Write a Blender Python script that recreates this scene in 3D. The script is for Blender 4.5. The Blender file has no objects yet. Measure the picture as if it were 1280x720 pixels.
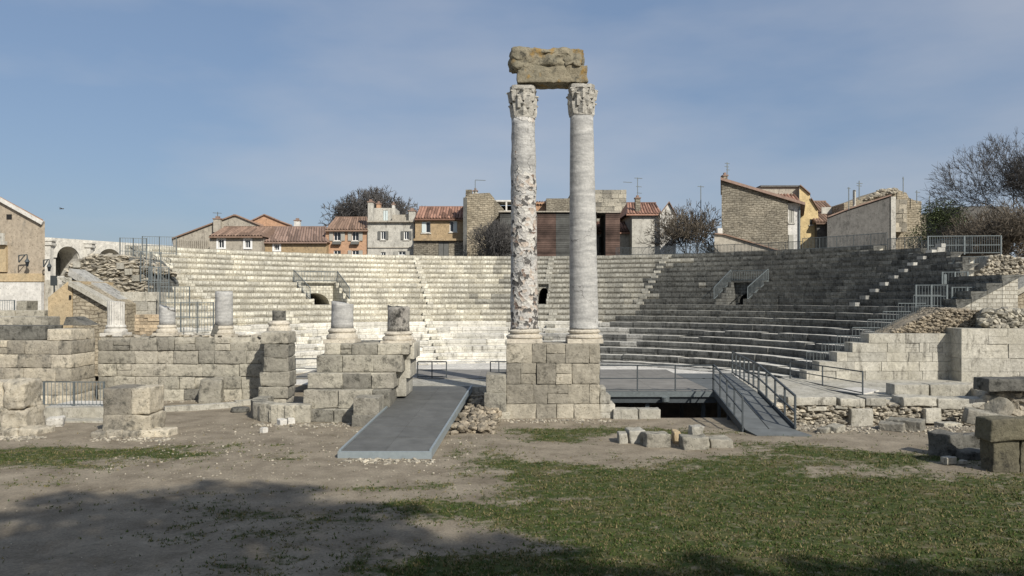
import bpy, math, random
from mathutils import Vector, noise, Matrix
R = random.Random(7)
sc = bpy.context.scene
col = sc.collection
F = 1000.0; HZ = 373.0; EYE = 4.0
def P(px, py, Y): return Vector(((px-640)*Y/F, Y, EYE-(py-HZ)*Y/F))
def gx(px, Y): return (px-640)*Y/F
def gz(py, Y): return EYE-(py-HZ)*Y/F
# ---------------------------------------------------------------- camera
cd = bpy.data.cameras.new('camera'); cam = bpy.data.objects.new('camera', cd); col.objects.link(cam)
cam.location = (0, 0, EYE); cam.rotation_euler = (math.radians(90), 0, 0)
cd.lens = 28.125; cd.sensor_width = 36; cd.shift_y = 13/1280; cd.clip_end = 3000; cd.clip_start = .1
sc.camera = cam
# ---------------------------------------------------------------- light
AZ = math.radians(57); EL = math.radians(36)
S = Vector((math.cos(EL)*math.cos(AZ), -math.cos(EL)*math.sin(AZ), math.sin(EL)))
sl = bpy.data.lights.new('sun', 'SUN'); sl.energy = 4.4; sl.angle = math.radians(.6); sl.color = (1, .95, .87)
so = bpy.data.objects.new('sun', sl); col.objects.link(so); so.rotation_euler = S.to_track_quat('Z', 'Y').to_euler(); so.location = (30, -20, 40)
w = bpy.data.worlds.new('World'); sc.world = w; w.use_nodes = True
n = w.node_tree; n.nodes.clear(); L = n.links.new
out = n.nodes.new('ShaderNodeOutputWorld'); bg = n.nodes.new('ShaderNodeBackground'); bg.inputs[1].default_value = .078
sky = n.nodes.new('ShaderNodeTexSky'); sky.sky_type = 'NISHITA'; sky.sun_disc = False
sky.sun_elevation = EL; sky.sun_rotation = math.atan2(S.x, S.y); sky.air_density = 1.0; sky.dust_density = 1.5; sky.ozone_density = 1.3
tc = n.nodes.new('ShaderNodeTexCoord'); mp = n.nodes.new('ShaderNodeMapping'); mp.inputs['Scale'].default_value = (1.0, 1.0, 3.2); mp.inputs['Location'].default_value = (1.35, .2, .35)
nz = n.nodes.new('ShaderNodeTexNoise'); nz.inputs['Scale'].default_value = 1.7; nz.inputs['Detail'].default_value = 6; nz.inputs['Roughness'].default_value = .5
cr = n.nodes.new('ShaderNodeValToRGB'); cr.color_ramp.elements[0].position = .38; cr.color_ramp.elements[0].color = (0, 0, 0, 1); cr.color_ramp.elements[1].position = .78; cr.color_ramp.elements[1].color = (.75, .75, .75, 1)
mx = n.nodes.new('ShaderNodeMixRGB'); mx.inputs[2].default_value = (6.2, 6.3, 6.7, 1)
hz = n.nodes.new('ShaderNodeMixRGB'); hz.inputs[0].default_value = .5; hz.inputs[2].default_value = (2.6, 3.75, 5.9, 1)
L(tc.outputs['Generated'], mp.inputs[0]); L(mp.outputs[0], nz.inputs['Vector']); L(nz.outputs[0], cr.inputs[0])
L(cr.outputs[0], mx.inputs[0]); L(sky.outputs[0], hz.inputs[1]); L(hz.outputs[0], mx.inputs[1]); L(mx.outputs[0], bg.inputs[0]); L(bg.outputs[0], out.inputs[0])
sc.view_settings.view_transform = 'Standard'; sc.view_settings.look = 'None'; sc.view_settings.exposure = 0.25; sc.view_settings.gamma = 1
# ---------------------------------------------------------------- materials
MATS = {}
def newmat(name):
    m = bpy.data.materials.new(name); m.use_nodes = True; nt = m.node_tree; b = nt.nodes['Principled BSDF']
    b.inputs['Roughness'].default_value = .9; b.inputs['Specular IOR Level'].default_value = .2
    MATS[name] = m
    return m, nt, b, nt.nodes.new, nt.links.new
def ramp(N, a, b, c0=(0,0,0,1), c1=(1,1,1,1)):
    r = N('ShaderNodeValToRGB'); e = r.color_ramp.elements; e[0].position = a; e[1].position = b; e[0].color = c0; e[1].color = c1; return r
def mixc(N, K, fac, a, b, mode='MIX'):
    m = N('ShaderNodeMixRGB'); m.blend_type = mode
    for i, v in ((0, fac), (1, a), (2, b)):
        if isinstance(v, (int, float)): m.inputs[i].default_value = v
        elif isinstance(v, tuple): m.inputs[i].default_value = (*v[:3], 1)
        else: K(v, m.inputs[i])
    return m.outputs[0]
def noi(N, K, vec, s, d=5, rough=.6):
    t = N('ShaderNodeTexNoise'); t.inputs['Scale'].default_value = s; t.inputs['Detail'].default_value = d; t.inputs['Roughness'].default_value = rough
    K(vec, t.inputs['Vector']); return t.outputs[0]
def stone(name, c1, c2, dark, stain=.5, isl=.35, bump=.5, fine=9, streak=0, brick=None, rough=.92, joint=.5, wob=.03):
    m, nt, b, N, K = newmat(name); b.inputs['Roughness'].default_value = rough
    pos = N('ShaderNodeNewGeometry'); v = pos.outputs['Position']
    a = ramp(N, .35, .65); K(noi(N, K, v, .9, 4), a.inputs[0])
    c = mixc(N, K, a.outputs[0], c1, c2)
    sv = v
    mpp = N('ShaderNodeMapping'); mpp.inputs['Scale'].default_value = (1, 1, .3 if streak else 1); K(v, mpp.inputs[0]); sv = mpp.outputs[0]
    s = ramp(N, .66-.26*stain, .76-.22*stain); K(noi(N, K, sv, 2.9, 10, .76), s.inputs[0])
    c = mixc(N, K, s.outputs[0], c, dark)
    f = ramp(N, .3, .7, (.72,)*3+(1,), (1.18,)*3+(1,)); K(noi(N, K, v, fine, 6, .7), f.inputs[0])
    c = mixc(N, K, 1., c, f.outputs[0], 'MULTIPLY')
    if isl:
        ir = ramp(N, 0, 1, (1-isl,)*3+(1,), (1+isl*.5, 1+isl*.45, 1+isl*.35, 1)); K(pos.outputs['Random Per Island'], ir.inputs[0])
        c = mixc(N, K, 1., c, ir.outputs[0], 'MULTIPLY')
    pt_ = ramp(N, .60, .66); K(noi(N, K, v, fine*3.2, 4, .6), pt_.inputs[0]); c = mixc(N, K, pt_.outputs[0], c, mixc(N, K, 1., c, (.5, .48, .45), 'MULTIPLY'))
    hgt = noi(N, K, v, fine*1.3, 6, .65)
    if brick:
        bw, bh = brick
        uv = N('ShaderNodeUVMap'); bt = N('ShaderNodeTexBrick'); dn = N('ShaderNodeTexNoise'); dn.inputs['Scale'].default_value = 1.6; dn.inputs['Detail'].default_value = 3; K(v, dn.inputs['Vector'])
        K(mixc(N, K, wob, uv.outputs[0], dn.outputs['Color'], 'ADD'), bt.inputs['Vector'])
        bt.inputs['Scale'].default_value = 1; bt.inputs['Brick Width'].default_value = bw; bt.inputs['Row Height'].default_value = bh
        bt.inputs['Mortar Size'].default_value = .02; bt.inputs['Mortar Smooth'].default_value = .3
        bt.inputs['Color1'].default_value = (.74, .73, .70, 1); bt.inputs['Color2'].default_value = (1.1, 1.1, 1.07, 1); bt.inputs['Mortar'].default_value = (joint, joint*.95, joint*.85, 1)
        c = mixc(N, K, .9, c, bt.outputs['Color'], 'MULTIPLY')
        mm = N('ShaderNodeMath'); mm.operation = 'SUBTRACT'; K(hgt, mm.inputs[0]); K(bt.outputs['Fac'], mm.inputs[1]); hgt = mm.outputs[0]
    bp = N('ShaderNodeBump'); bp.inputs['Strength'].default_value = bump; bp.inputs['Distance'].default_value = .05; K(hgt, bp.inputs['Height']); K(bp.outputs[0], b.inputs['Normal'])
    K(c, b.inputs['Base Color']); return m
def plain(name, c, var=.25, sc_=3, rough=.8, metal=0, bump=.15, isl=0):
    m, nt, b, N, K = newmat(name); b.inputs['Roughness'].default_value = rough; b.inputs['Metallic'].default_value = metal
    pos = N('ShaderNodeNewGeometry'); v = pos.outputs['Position']
    r = ramp(N, .25, .75, tuple(x*(1-var) for x in c)+(1,), tuple(min(1, x*(1+var)) for x in c)+(1,)); K(noi(N, K, v, sc_, 7, .7), r.inputs[0])
    o = r.outputs[0]
    if isl:
        ir = ramp(N, 0, 1, (1-isl,)*3+(1,), (1+isl,)*3+(1,)); K(pos.outputs['Random Per Island'], ir.inputs[0]); o = mixc(N, K, 1., o, ir.outputs[0], 'MULTIPLY')
    bp = N('ShaderNodeBump'); bp.inputs['Strength'].default_value = bump; bp.inputs['Distance'].default_value = .02; K(noi(N, K, v, sc_*6, 4), bp.inputs['Height']); K(bp.outputs[0], b.inputs['Normal'])
    K(o, b.inputs['Base Color']); return m
CREAM = stone('cream_masonry', (.66, .64, .565), (.60, .575, .49), (.36, .335, .27), .4, .22, .5, 7, brick=(.3, .19))
CREAM2 = stone('cream_recess_shade', (.55, .525, .45), (.48, .455, .38), (.29, .27, .22), .45, .35, .6, 7, brick=(.22, .1))  # darker cream copy, paints the shadow line under each nosing
GREYM2 = stone('weathered_recess_shade', (.31, .30, .265), (.25, .24, .21), (.13, .127, .11), .5, .3, .6, 7, brick=(.22, .1))  # darker grey copy, painted shade of the recessed riser foot
PALEBR = stone('pale_small_masonry', (.50, .48, .42), (.42, .40, .35), (.24, .225, .19), .4, .15, .5, 7, brick=(.4, .19))
GREYM = stone('weathered_shade_masonry', (.45, .44, .395), (.38, .37, .33), (.19, .185, .165), .42, .25, .5, 7, brick=(.34, .19))  # weathered grey with the sun falloff over the middle tiers painted in
DARKM = stone('lichen_shade_masonry', (.18, .183, .175), (.135, .138, .132), (.055, .057, .055), .6, .35, .5, 7, brick=(.34, .19))  # lichen dark, deepened with painted shade for the right-hand risers
WORN_L = stone('worn_block_pale', (.64, .62, .56), (.57, .55, .48), (.20, .19, .16), .45, .28, .5, 5, streak=1)
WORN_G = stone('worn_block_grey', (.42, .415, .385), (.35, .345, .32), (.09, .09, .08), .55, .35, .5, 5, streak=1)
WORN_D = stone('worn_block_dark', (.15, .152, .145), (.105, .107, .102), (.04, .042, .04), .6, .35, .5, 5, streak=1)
TREAD = stone('tread_stone', (.62, .60, .54), (.52, .50, .44), (.24, .23, .2), .3, .2, .3, 5)
ASH = stone('ashlar_grey', (.40, .38, .315), (.33, .31, .262), (.13, .125, .105), .55, .5, .9, 6)
ASHW = stone('ashlar_warm', (.47, .425, .335), (.37, .34, .28), (.15, .143, .12), .55, .48, .9, 6)
ASHL = stone('ashlar_pale', (.46, .44, .38), (.37, .35, .29), (.17, .16, .135), .5, .22, .7, 6, streak=1)
PED = stone('pedestal_stone', (.385, .355, .29), (.31, .285, .23), (.14, .13, .105), .5, .4, 1., 5)
DARKST = stone('dark_lichen_stone', (.17, .165, .145), (.12, .118, .105), (.045, .045, .04), .6, .3, 1., 6)
OCHRE = stone('ochre_stone', (.50, .39, .24), (.42, .34, .22), (.26, .2, .13), .3, .25, .5, 6)
RUB = stone('rubble_stone', (.46, .42, .34), (.36, .33, .27), (.14, .13, .11), .45, .5, .8, 8)
RUBT = stone('tan_rubble', (.36, .31, .235), (.28, .245, .19), (.12, .11, .09), .5, .55, .8, 8)
RUBW = stone('warm_rubble', (.52, .42, .29), (.42, .34, .24), (.22, .175, .12), .35, .45, .8, 8)
ARENA = stone('arena_limestone', (.58, .56, .50), (.52, .50, .45), (.27, .26, .23), .3, .1, .3, 2, streak=1)
RIM = plain('ramp_edge_steel', (.30, .34, .35), .15, 6, .45, .4)
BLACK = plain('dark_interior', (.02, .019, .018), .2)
STEEL = plain('galvanised_steel', (.15, .17, .172), .25, 8, .5, .4)
DSTEEL = plain('dark_steel', (.07, .08, .085), .2, 8, .55, .3)
DECK = plain('grey_deck', (.20, .19, .17), .28, 1.2, .8, 0, .2, .12)
RAMPD = plain('ramp_panel', (.105, .106, .10), .3, 1.6, .75, 0, .3, .1)
PAVE = stone('pale_paving', (.60, .58, .53), (.52, .50, .45), (.33, .31, .27), .3, .15, .3, 4)
TILE = plain('terracotta_tile', (.235, .165, .13), .35, 4, .9, 0, .3, .35)
TILED = plain('brown_tile', (.22, .15, .11), .3, 4, .9, 0, .3, .35)
TILER = plain('red_tile', (.25, .145, .105), .3, 4, .9, 0, .3, .5)
def plaster(name, c, d, st=.4): return stone(name, c, tuple(x*.88 for x in c), d, st, 0, .3, 3, streak=1)
PL_GREY = plaster('grey_render', (.40, .365, .30), (.2, .18, .15), .5)
PL_ORANGE = plaster('orange_render', (.48, .30, .19), (.36, .24, .16), .4)
PL_PALEOR = plaster('faded_orange_render', (.46, .28, .17), (.3, .2, .13), .4)
PL_WHITE = plaster('off_white_render', (.50, .48, .42), (.28, .265, .23), .5)
PL_BRIGHT = plaster('white_render', (.62, .60, .55), (.42, .4, .35), .3)
PL_OCHRE = plaster('ochre_render', (.40, .30, .18), (.22, .18, .13), .45)
PL_YELLOW = plaster('yellow_render', (.60, .47, .25), (.45, .34, .17), .3)
PL_BEIGE = plaster('stained_beige_render', (.40, .34, .26), (.22, .2, .165), .45)
PL_DARK = plaster('dark_grey_render', (.14, .135, .125), (.07, .07, .065), .5)
STW = stone('rough_stone_wall', (.44, .385, .295), (.35, .31, .24), (.17, .15, .12), .5, .3, .8, 5, brick=(.42, .19), wob=.35)
STG = stone('grey_stone_wall', (.32, .29, .235), (.24, .22, .18), (.11, .10, .085), .5, .3, .8, 5, brick=(.4, .18), wob=.45)
SHUT = plain('grey_shutter', (.33, .32, .28), .15); SHUTW = plain('pale_blue_shutter', (.52, .58, .57), .1); SHUTD = plain('dark_shutter', (.13, .13, .12), .2)
FRAMEW = plain('white_frame', (.72, .72, .70), .06)
m, nt, b, N, K = newmat('window_glass'); b.inputs['Base Color'].default_value = (.02, .025, .03, 1); b.inputs['Roughness'].default_value = .15; b.inputs['Specular IOR Level'].default_value = .5; GLASS = m
WOODR = plain('rust_wood', (.088, .058, .046), .6, .9, .8, 0, .3, .4); WOODG = plain('grey_wood', (.085, .085, .078), .4, 1.3, .8, 0, .3, .3)
BARK = plain('bark', (.09, .084, .078), .3, 6); TWIG = plain('twig_bark', (.09, .085, .08), .3, 3, isl=.3); TWIGB = plain('brown_twig', (.12, .10, .075), .3, 3, isl=.4)
LEAF = plain('pine_leaf', (.045, .065, .025), .3, 3, isl=.3); IVY = plain('ivy_leaf', (.055, .07, .03), .4, 2, isl=.5); 
# marble, breccia
def column_mat(name, breccia):
    m, nt, b, N, K = newmat(name); b.inputs['Roughness'].default_value = .75
    pos = N('ShaderNodeNewGeometry'); v = pos.outputs['Position']
    mpp = N('ShaderNodeMapping'); mpp.inputs['Rotation'].default_value = (.0, .5, 0); mpp.inputs['Scale'].default_value = (1, 1, 5); K(v, mpp.inputs[0])
    a = ramp(N, .3, .7, (.24, .237, .225, 1), (.50, .49, .455, 1)); K(noi(N, K, mpp.outputs[0], 1.6, 8, .65), a.inputs[0]); c = a.outputs[0]
    # thin dark cracks where a noise crosses its middle value
    q = noi(N, K, v, 1.1, 3, .5); mm = N('ShaderNodeMath'); mm.operation = 'SUBTRACT'; K(q, mm.inputs[0]); mm.inputs[1].default_value = .5
    ab = N('ShaderNodeMath'); ab.operation = 'ABSOLUTE'; K(mm.outputs[0], ab.inputs[0])
    ck = ramp(N, .0, .007, (1,)*4, (0, 0, 0, 1)); K(ab.outputs[0], ck.inputs[0])
    pm = ramp(N, .5, .6); K(noi(N, K, v, .7, 2), pm.inputs[0])
    f = N('ShaderNodeMath'); f.operation = 'MULTIPLY'; K(ck.outputs[0], f.inputs[0]); K(pm.outputs[0], f.inputs[1])
    c = mixc(N, K, f.outputs[0], c, (.07, .065, .06))
    h = noi(N, K, v, 9, 5)
    if breccia:
        nv = N('ShaderNodeTexNoise'); nv.inputs['Scale'].default_value = 3.5; nv.inputs['Detail'].default_value = 4; K(v, nv.inputs['Vector'])
        vm = mixc(N, K, .42, v, nv.outputs['Color'], 'ADD')
        vo = N('ShaderNodeTexVoronoi'); vo.inputs['Scale'].default_value = 7.5; K(vm, vo.inputs['Vector'])
        sep = N('ShaderNodeSeparateColor'); K(vo.outputs['Color'], sep.inputs[0])
        rr = N('ShaderNodeValToRGB'); e = rr.color_ramp.elements; rr.color_ramp.interpolation = 'CONSTANT'
        e[0].position = 0; e[0].color = (.43, .41, .375, 1); e[1].position = .42; e[1].color = (.10, .095, .088, 1)
        for p_, c_ in ((.62, (.42, .36, .30, 1)), (.74, (.50, .48, .43, 1)), (.93, (.20, .15, .12, 1))):
            x = e.new(p_); x.color = c_
        K(sep.outputs[0], rr.inputs[0])
        sx = N('ShaderNodeSeparateXYZ'); K(v, sx.inputs[0])
        mr = N('ShaderNodeMapRange'); mr.inputs[1].default_value = 2.5; mr.inputs[2].default_value = 12; K(sx.outputs[2], mr.inputs[0])
        zr = N('ShaderNodeValToRGB'); e = zr.color_ramp.elements; e[0].position = 0; e[0].color = (1,)*4; e[1].position = 1; e[1].color = (.5, .5, .5, 1)
        for p_, val in ((.3, .5), (.36, .85), (.5, 1.), (.53, .45), (.58, .62), (.62, .3), (.78, .28), (.83, .8)):
            x = e.new(p_); x.color = (val,)*3+(1,)
        K(mr.outputs[0], zr.inputs[0])
        pz = noi(N, K, v, 1.3, 3); ad = N('ShaderNodeMath'); ad.operation = 'ADD'; K(pz, ad.inputs[0]); K(zr.outputs[0], ad.inputs[1])
        fr = ramp(N, .98, 1.1); K(ad.outputs[0], fr.inputs[0]); c = mixc(N, K, fr.outputs[0], c, rr.outputs[0])
        s2 = N('ShaderNodeMath'); s2.operation = 'MULTIPLY'; K(vo.outputs['Distance'], s2.inputs[0]); K(fr.outputs[0], s2.inputs[1])
        s3 = N('ShaderNodeMath'); s3.operation = 'ADD'; K(h, s3.inputs[0]); K(s2.outputs[0], s3.inputs[1]); h = s3.outputs[0]
    fn = ramp(N, .3, .7, (.8,)*3+(1,), (1.15,)*3+(1,)); K(noi(N, K, v, 14, 5, .7), fn.inputs[0]); c = mixc(N, K, 1., c, fn.outputs[0], 'MULTIPLY')
    bp = N('ShaderNodeBump'); bp.inputs['Strength'].default_value = .8 if breccia else .35; bp.inputs['Distance'].default_value = .05; K(h, bp.inputs['Height']); K(bp.outputs[0], b.inputs['Normal'])
    K(c, b.inputs['Base Color']); return m
MARBLE = column_mat('grey_marble', False); BRECCIA = column_mat('patched_breccia', True)
CAPM = stone('capital_marble', (.46, .44, .39), (.40, .38, .33), (.15, .14, .12), .45, .1, .7, 9)
BASEM = stone('base_marble', (.55, .50, .41), (.47, .43, .35), (.2, .18, .145), .35, .1, .5, 7)
m = stone('lichen_architrave', (.20, .185, .135), (.27, .235, .165), (.065, .062, .05), .5, .1, 1., 6); ARCH = m
nt = m.node_tree; b = nt.nodes['Principled BSDF']; N = nt.nodes.new; K = nt.links.new
src = b.inputs['Base Color'].links[0].from_socket; g_ = N('ShaderNodeNewGeometry'); rp = ramp(N, .57, .68)
K(noi(N, K, g_.outputs['Position'], 2.3, 4), rp.inputs[0]); K(mixc(N, K, rp.outputs[0], src, (.25, .165, .06)), b.inputs['Base Color'])
# ---------------------------------------------------------------- mesh builder
ROOTLOC = {}
class MB:
    def __init__(s): s.v = []; s.f = []; s.uv = {}; s.mi = []; s.cur = 0
    def add(s, vs, fs, uvs=None):
        o = len(s.v); s.v += [tuple(x) for x in vs]
        for i, f in enumerate(fs):
            if uvs: s.uv[len(s.f)] = uvs[i]
            s.f.append(tuple(o+j for j in f)); s.mi.append(s.cur)
    def box(s, x0, x1, y0, y1, z0, z1):
        s.add([(x0,y0,z0),(x1,y0,z0),(x1,y1,z0),(x0,y1,z0),(x0,y0,z1),(x1,y0,z1),(x1,y1,z1),(x0,y1,z1)],
              [(0,3,2,1),(4,5,6,7),(0,1,5,4),(1,2,6,5),(2,3,7,6),(3,0,4,7)],
              [[(x0,y0),(x0,y1),(x1,y1),(x1,y0)],[(x0,y0),(x1,y0),(x1,y1),(x0,y1)],[(x0,z0),(x1,z0),(x1,z1),(x0,z1)],[(y0,z0),(y1,z0),(y1,z1),(y0,z1)],[(x1,z0),(x0,z0),(x0,z1),(x1,z1)],[(y1,z0),(y0,z0),(y0,z1),(y1,z1)]])
    def bar(s, a, b, r, r2=None, n=4, up=None):
        a = Vector(a); b = Vector(b); d = b-a
        if d.length < 1e-6: return
        d.normalize(); r2 = r if r2 is None else r2
        u = d.cross(Vector((0, 0, 1)));
        if u.length < .05: u = d.cross(Vector((0, 1, 0)))
        u.normalize(); v = d.cross(u); vs = []
        for c, rr in ((a, r), (b, r2)):
            for i in range(n):
                t = 2*math.pi*(i+.5)/n; vs.append(c+(u*math.cos(t)+v*math.sin(t))*rr*(1.414 if n == 4 else 1))
        s.add(vs, [(i, (i+1) % n, n+(i+1) % n, n+i) for i in range(n)]+[tuple(range(n-1, -1, -1)), tuple(range(n, 2*n))])
    def prism(s, pts, y0, y1):      # polygon in x,z (counter-clockwise seen from -Y), extruded in Y
        k = len(pts); vs = [(x, y0, z) for x, z in pts]+[(x, y1, z) for x, z in pts]
        fs = [tuple(range(k)), tuple(range(2*k-1, k-1, -1))]+[(i, k+i, k+(i+1) % k, (i+1) % k) for i in range(k)]
        uvs = [[pts[i] for i in range(k)], [pts[i] for i in range(k-1, -1, -1)]]
        for i in range(k):
            a, b = pts[i], pts[(i+1) % k]; uvs.append([(y0, a[1]), (y1, a[1]), (y1, b[1]), (y0, b[1])] if abs(a[0]-b[0]) < abs(a[1]-b[1]) else [(a[0], y0), (a[0], y1), (b[0], y1), (b[0], y0)])
        s.add(vs, fs, uvs)
    def block(s, c, size, rz=0, rough=.02, cell=.16, bev=.03, tilt=(0, 0), seed=None):   # weathered stone block
        hx, hy, hz_ = [q/2 for q in size]; nx, ny, nz_ = [max(1, min(12, int(round(q/cell))))+(2 if cell < 1 else 0) for q in size]
        bev = min(bev*.4, hx*.4, hy*.4, hz_*.4); rough *= .75; idx = {}; vs = []; fs = []
        def lin(i, k_, h):
            if k_ == 1: return -h if i == 0 else h
            if k_ < 3: return -h+2*h*i/k_
            b1 = bev*1.05; return -h+b1+(2*h-2*b1)*(i-1)/(k_-2)
        off = Vector((R.uniform(0, 99), R.uniform(0, 99), R.uniform(0, 99))) if seed is None else Vector((seed, seed*2, 0))
        M = Matrix.Rotation(rz, 3, 'Z') @ Matrix.Rotation(tilt[0], 3, 'X') @ Matrix.Rotation(tilt[1], 3, 'Y'); C = Vector(c)
        def vid(i, j, k_):
            key = (i, j, k_)
            if key not in idx:
                p = [lin(i, nx, hx), lin(j, ny, hy), lin(k_, nz_, hz_)]; h = (hx, hy, hz_)
                q = [max(-(h[t]-bev), min(h[t]-bev, p[t])) for t in range(3)]; d = Vector([p[t]-q[t] for t in range(3)])
                pp = Vector(q)+(d.normalized()*bev if d.length > 1e-9 else Vector())
                pp += noise.noise_vector(pp*1.6+off)*rough*1.2+noise.noise_vector(pp*6+off)*rough*.8
                ed = (i in (0, nx))+(j in (0, ny))+(k_ in (0, nz_))
                if ed > 1 and rough > .006:
                    cc = max(0, noise.noise(pp*2.7+off*3)-.12)*(.16 if ed == 2 else .3)*min(1, hz_*3); pp -= Vector([math.copysign(cc, p[t]) if abs(abs(p[t])-h[t]) < 1e-6 else 0 for t in range(3)])
                idx[key] = len(vs); vs.append(M @ pp+C)
            return idx[key]
        for i in range(nx):
            for j in range(ny):
                fs.append((vid(i, j, 0), vid(i, j+1, 0), vid(i+1, j+1, 0), vid(i+1, j, 0))); fs.append((vid(i, j, nz_), vid(i+1, j, nz_), vid(i+1, j+1, nz_), vid(i, j+1, nz_)))
        for i in range(nx):
            for k_ in range(nz_):
                fs.append((vid(i, 0, k_), vid(i+1, 0, k_), vid(i+1, 0, k_+1), vid(i, 0, k_+1))); fs.append((vid(i, ny, k_), vid(i, ny, k_+1), vid(i+1, ny, k_+1), vid(i+1, ny, k_)))
        for j in range(ny):
            for k_ in range(nz_):
                fs.append((vid(0, j, k_), vid(0, j, k_+1), vid(0, j+1, k_+1), vid(0, j+1, k_))); fs.append((vid(nx, j, k_), vid(nx, j+1, k_), vid(nx, j+1, k_+1), vid(nx, j, k_+1)))
        s.add(vs, fs)
    def rock(s, c, size, sd=None):
        t = (1+5**.5)/2
        V_ = [(-1,t,0),(1,t,0),(-1,-t,0),(1,-t,0),(0,-1,t),(0,1,t),(0,-1,-t),(0,1,-t),(t,0,-1),(t,0,1),(-t,0,-1),(-t,0,1)]
        Fc = [(0,11,5),(0,5,1),(0,1,7),(0,7,10),(0,10,11),(1,5,9),(5,11,4),(11,10,2),(10,7,6),(7,1,8),(3,9,4),(3,4,2),(3,2,6),(3,6,8),(3,8,9),(4,9,5),(2,4,11),(6,2,10),(8,6,7),(9,8,1)]
        M = Matrix.Rotation(R.uniform(0, 6.28), 3, 'Z') @ Matrix.Rotation(R.uniform(-.5, .5), 3, 'X')
        vs = []
        for p in V_:
            q = Vector(p)/1.9*R.uniform(.75, 1.12); q = Vector((q.x*size[0]/2, q.y*size[1]/2, q.z*size[2]/2)); vs.append(M @ q+Vector(c))
        s.add(vs, Fc)
    def lathe(s, c, prof, n=28, lean=(0, 0), amp=0, flute=0, cut=None):
        vs = []; k = len(prof); off = Vector((R.uniform(0, 50),)*3)
        for (r, z) in prof:
            for i in range(n):
                t = 2*math.pi*i/n; rr = r+(flute*(-abs(math.sin(t*n/4)))if flute else 0)
                if amp: rr += amp*noise.noise(Vector((math.cos(t)*r*3, math.sin(t)*r*3, z*3))+off)+amp*.5*noise.noise(Vector((math.cos(t)*r*9, math.sin(t)*r*9, z*9))+off)
                x = rr*math.cos(t); y = rr*math.sin(t); zz = z
                if cut and z >= prof[-1][1]-1e-6: zz = z-cut*(x/r*.5+.5)+amp*2*noise.noise(Vector((x*4, y*4, 3))+off)
                vs.append((c[0]+x+lean[0]*z, c[1]+y+lean[1]*z, c[2]+zz))
        fs = [(a*n+i, a*n+(i+1) % n, (a+1)*n+(i+1) % n, (a+1)*n+i) for a in range(k-1) for i in range(n)]
        fs += [tuple(range(n-1, -1, -1)), tuple(range((k-1)*n, k*n))]
        s.add(vs, fs)
    def wall(s, x0, x1, z0, z1, Y, holes=(), dep=.2):     # front wall with real rectangular openings
        xs = sorted(set([x0, x1]+[q for h in holes for q in (h[0], h[2])])); zs = sorted(set([z0, z1]+[q for h in holes for q in (h[1], h[3])]))
        for i in range(len(xs)-1):
            for j in range(len(zs)-1):
                a, b, c, d = xs[i], xs[i+1], zs[j], zs[j+1]; mx_, mz = (a+b)/2, (c+d)/2
                if any(h[0] < mx_ < h[2] and h[1] < mz < h[3] for h in holes): continue
                s.add([(a, Y, c), (b, Y, c), (b, Y, d), (a, Y, d)], [(0, 1, 2, 3)], [[(a, c), (b, c), (b, d), (a, d)]])
        for a, c, b, d in holes:
            y2 = Y+dep
            s.add([(a,Y,c),(b,Y,c),(b,Y,d),(a,Y,d),(a,y2,c),(b,y2,c),(b,y2,d),(a,y2,d)], [(0,4,5,1),(1,5,6,2),(2,6,7,3),(3,7,4,0)], [[(0,0),(0,.2),(.2,.2),(.2,0)]]*4)
    def build(s, name, mat, parent=None, smooth=False, root=None):
        me = bpy.data.meshes.new(name)
        if parent is None:
            xs = [p[0] for p in s.v]; ys = [p[1] for p in s.v]; o = Vector(((min(xs)+max(xs))/2, (min(ys)+max(ys))/2, min(p[2] for p in s.v)))
        else: o = ROOTLOC[parent.name]
        me.from_pydata([(p[0]-o.x, p[1]-o.y, p[2]-o.z) for p in s.v], [], s.f)
        for m_ in (mat if isinstance(mat, (list, tuple)) else [mat]): me.materials.append(m_)
        if isinstance(mat, (list, tuple)): me.polygons.foreach_set('material_index', s.mi)
        if s.uv:
            ul = me.uv_layers.new(name='UVMap').data; k = 0
            for fi, f in enumerate(s.f):
                q = s.uv.get(fi)
                for j in range(len(f)):
                    if q: ul[k].uv = q[j]
                    k += 1
        if smooth: me.polygons.foreach_set('use_smooth', [True]*len(me.polygons))
        me.update(); ob = bpy.data.objects.new(name, me); col.objects.link(ob)
        if parent is None: ob.location = o; ROOTLOC[ob.name] = o
        else: ob.parent = parent; ROOTLOC[ob.name] = o
        return ob
def tag(o, label=None, cat=None, group=None, kind=None):
    for k, v in (('label', label), ('category', cat), ('group', group), ('kind', kind)):
        if v: o[k] = v
    return o
def thing(name, label, cat, loc, group=None):
    o = bpy.data.objects.new(name, None); col.objects.link(o); o.location = loc; o.empty_display_size = .3
    ROOTLOC[o.name] = Vector(loc); return tag(o, label, cat, group)
def sm(a, b, x): t = max(0, min(1, (x-a)/(b-a))); return t*t*(3-2*t)
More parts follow.
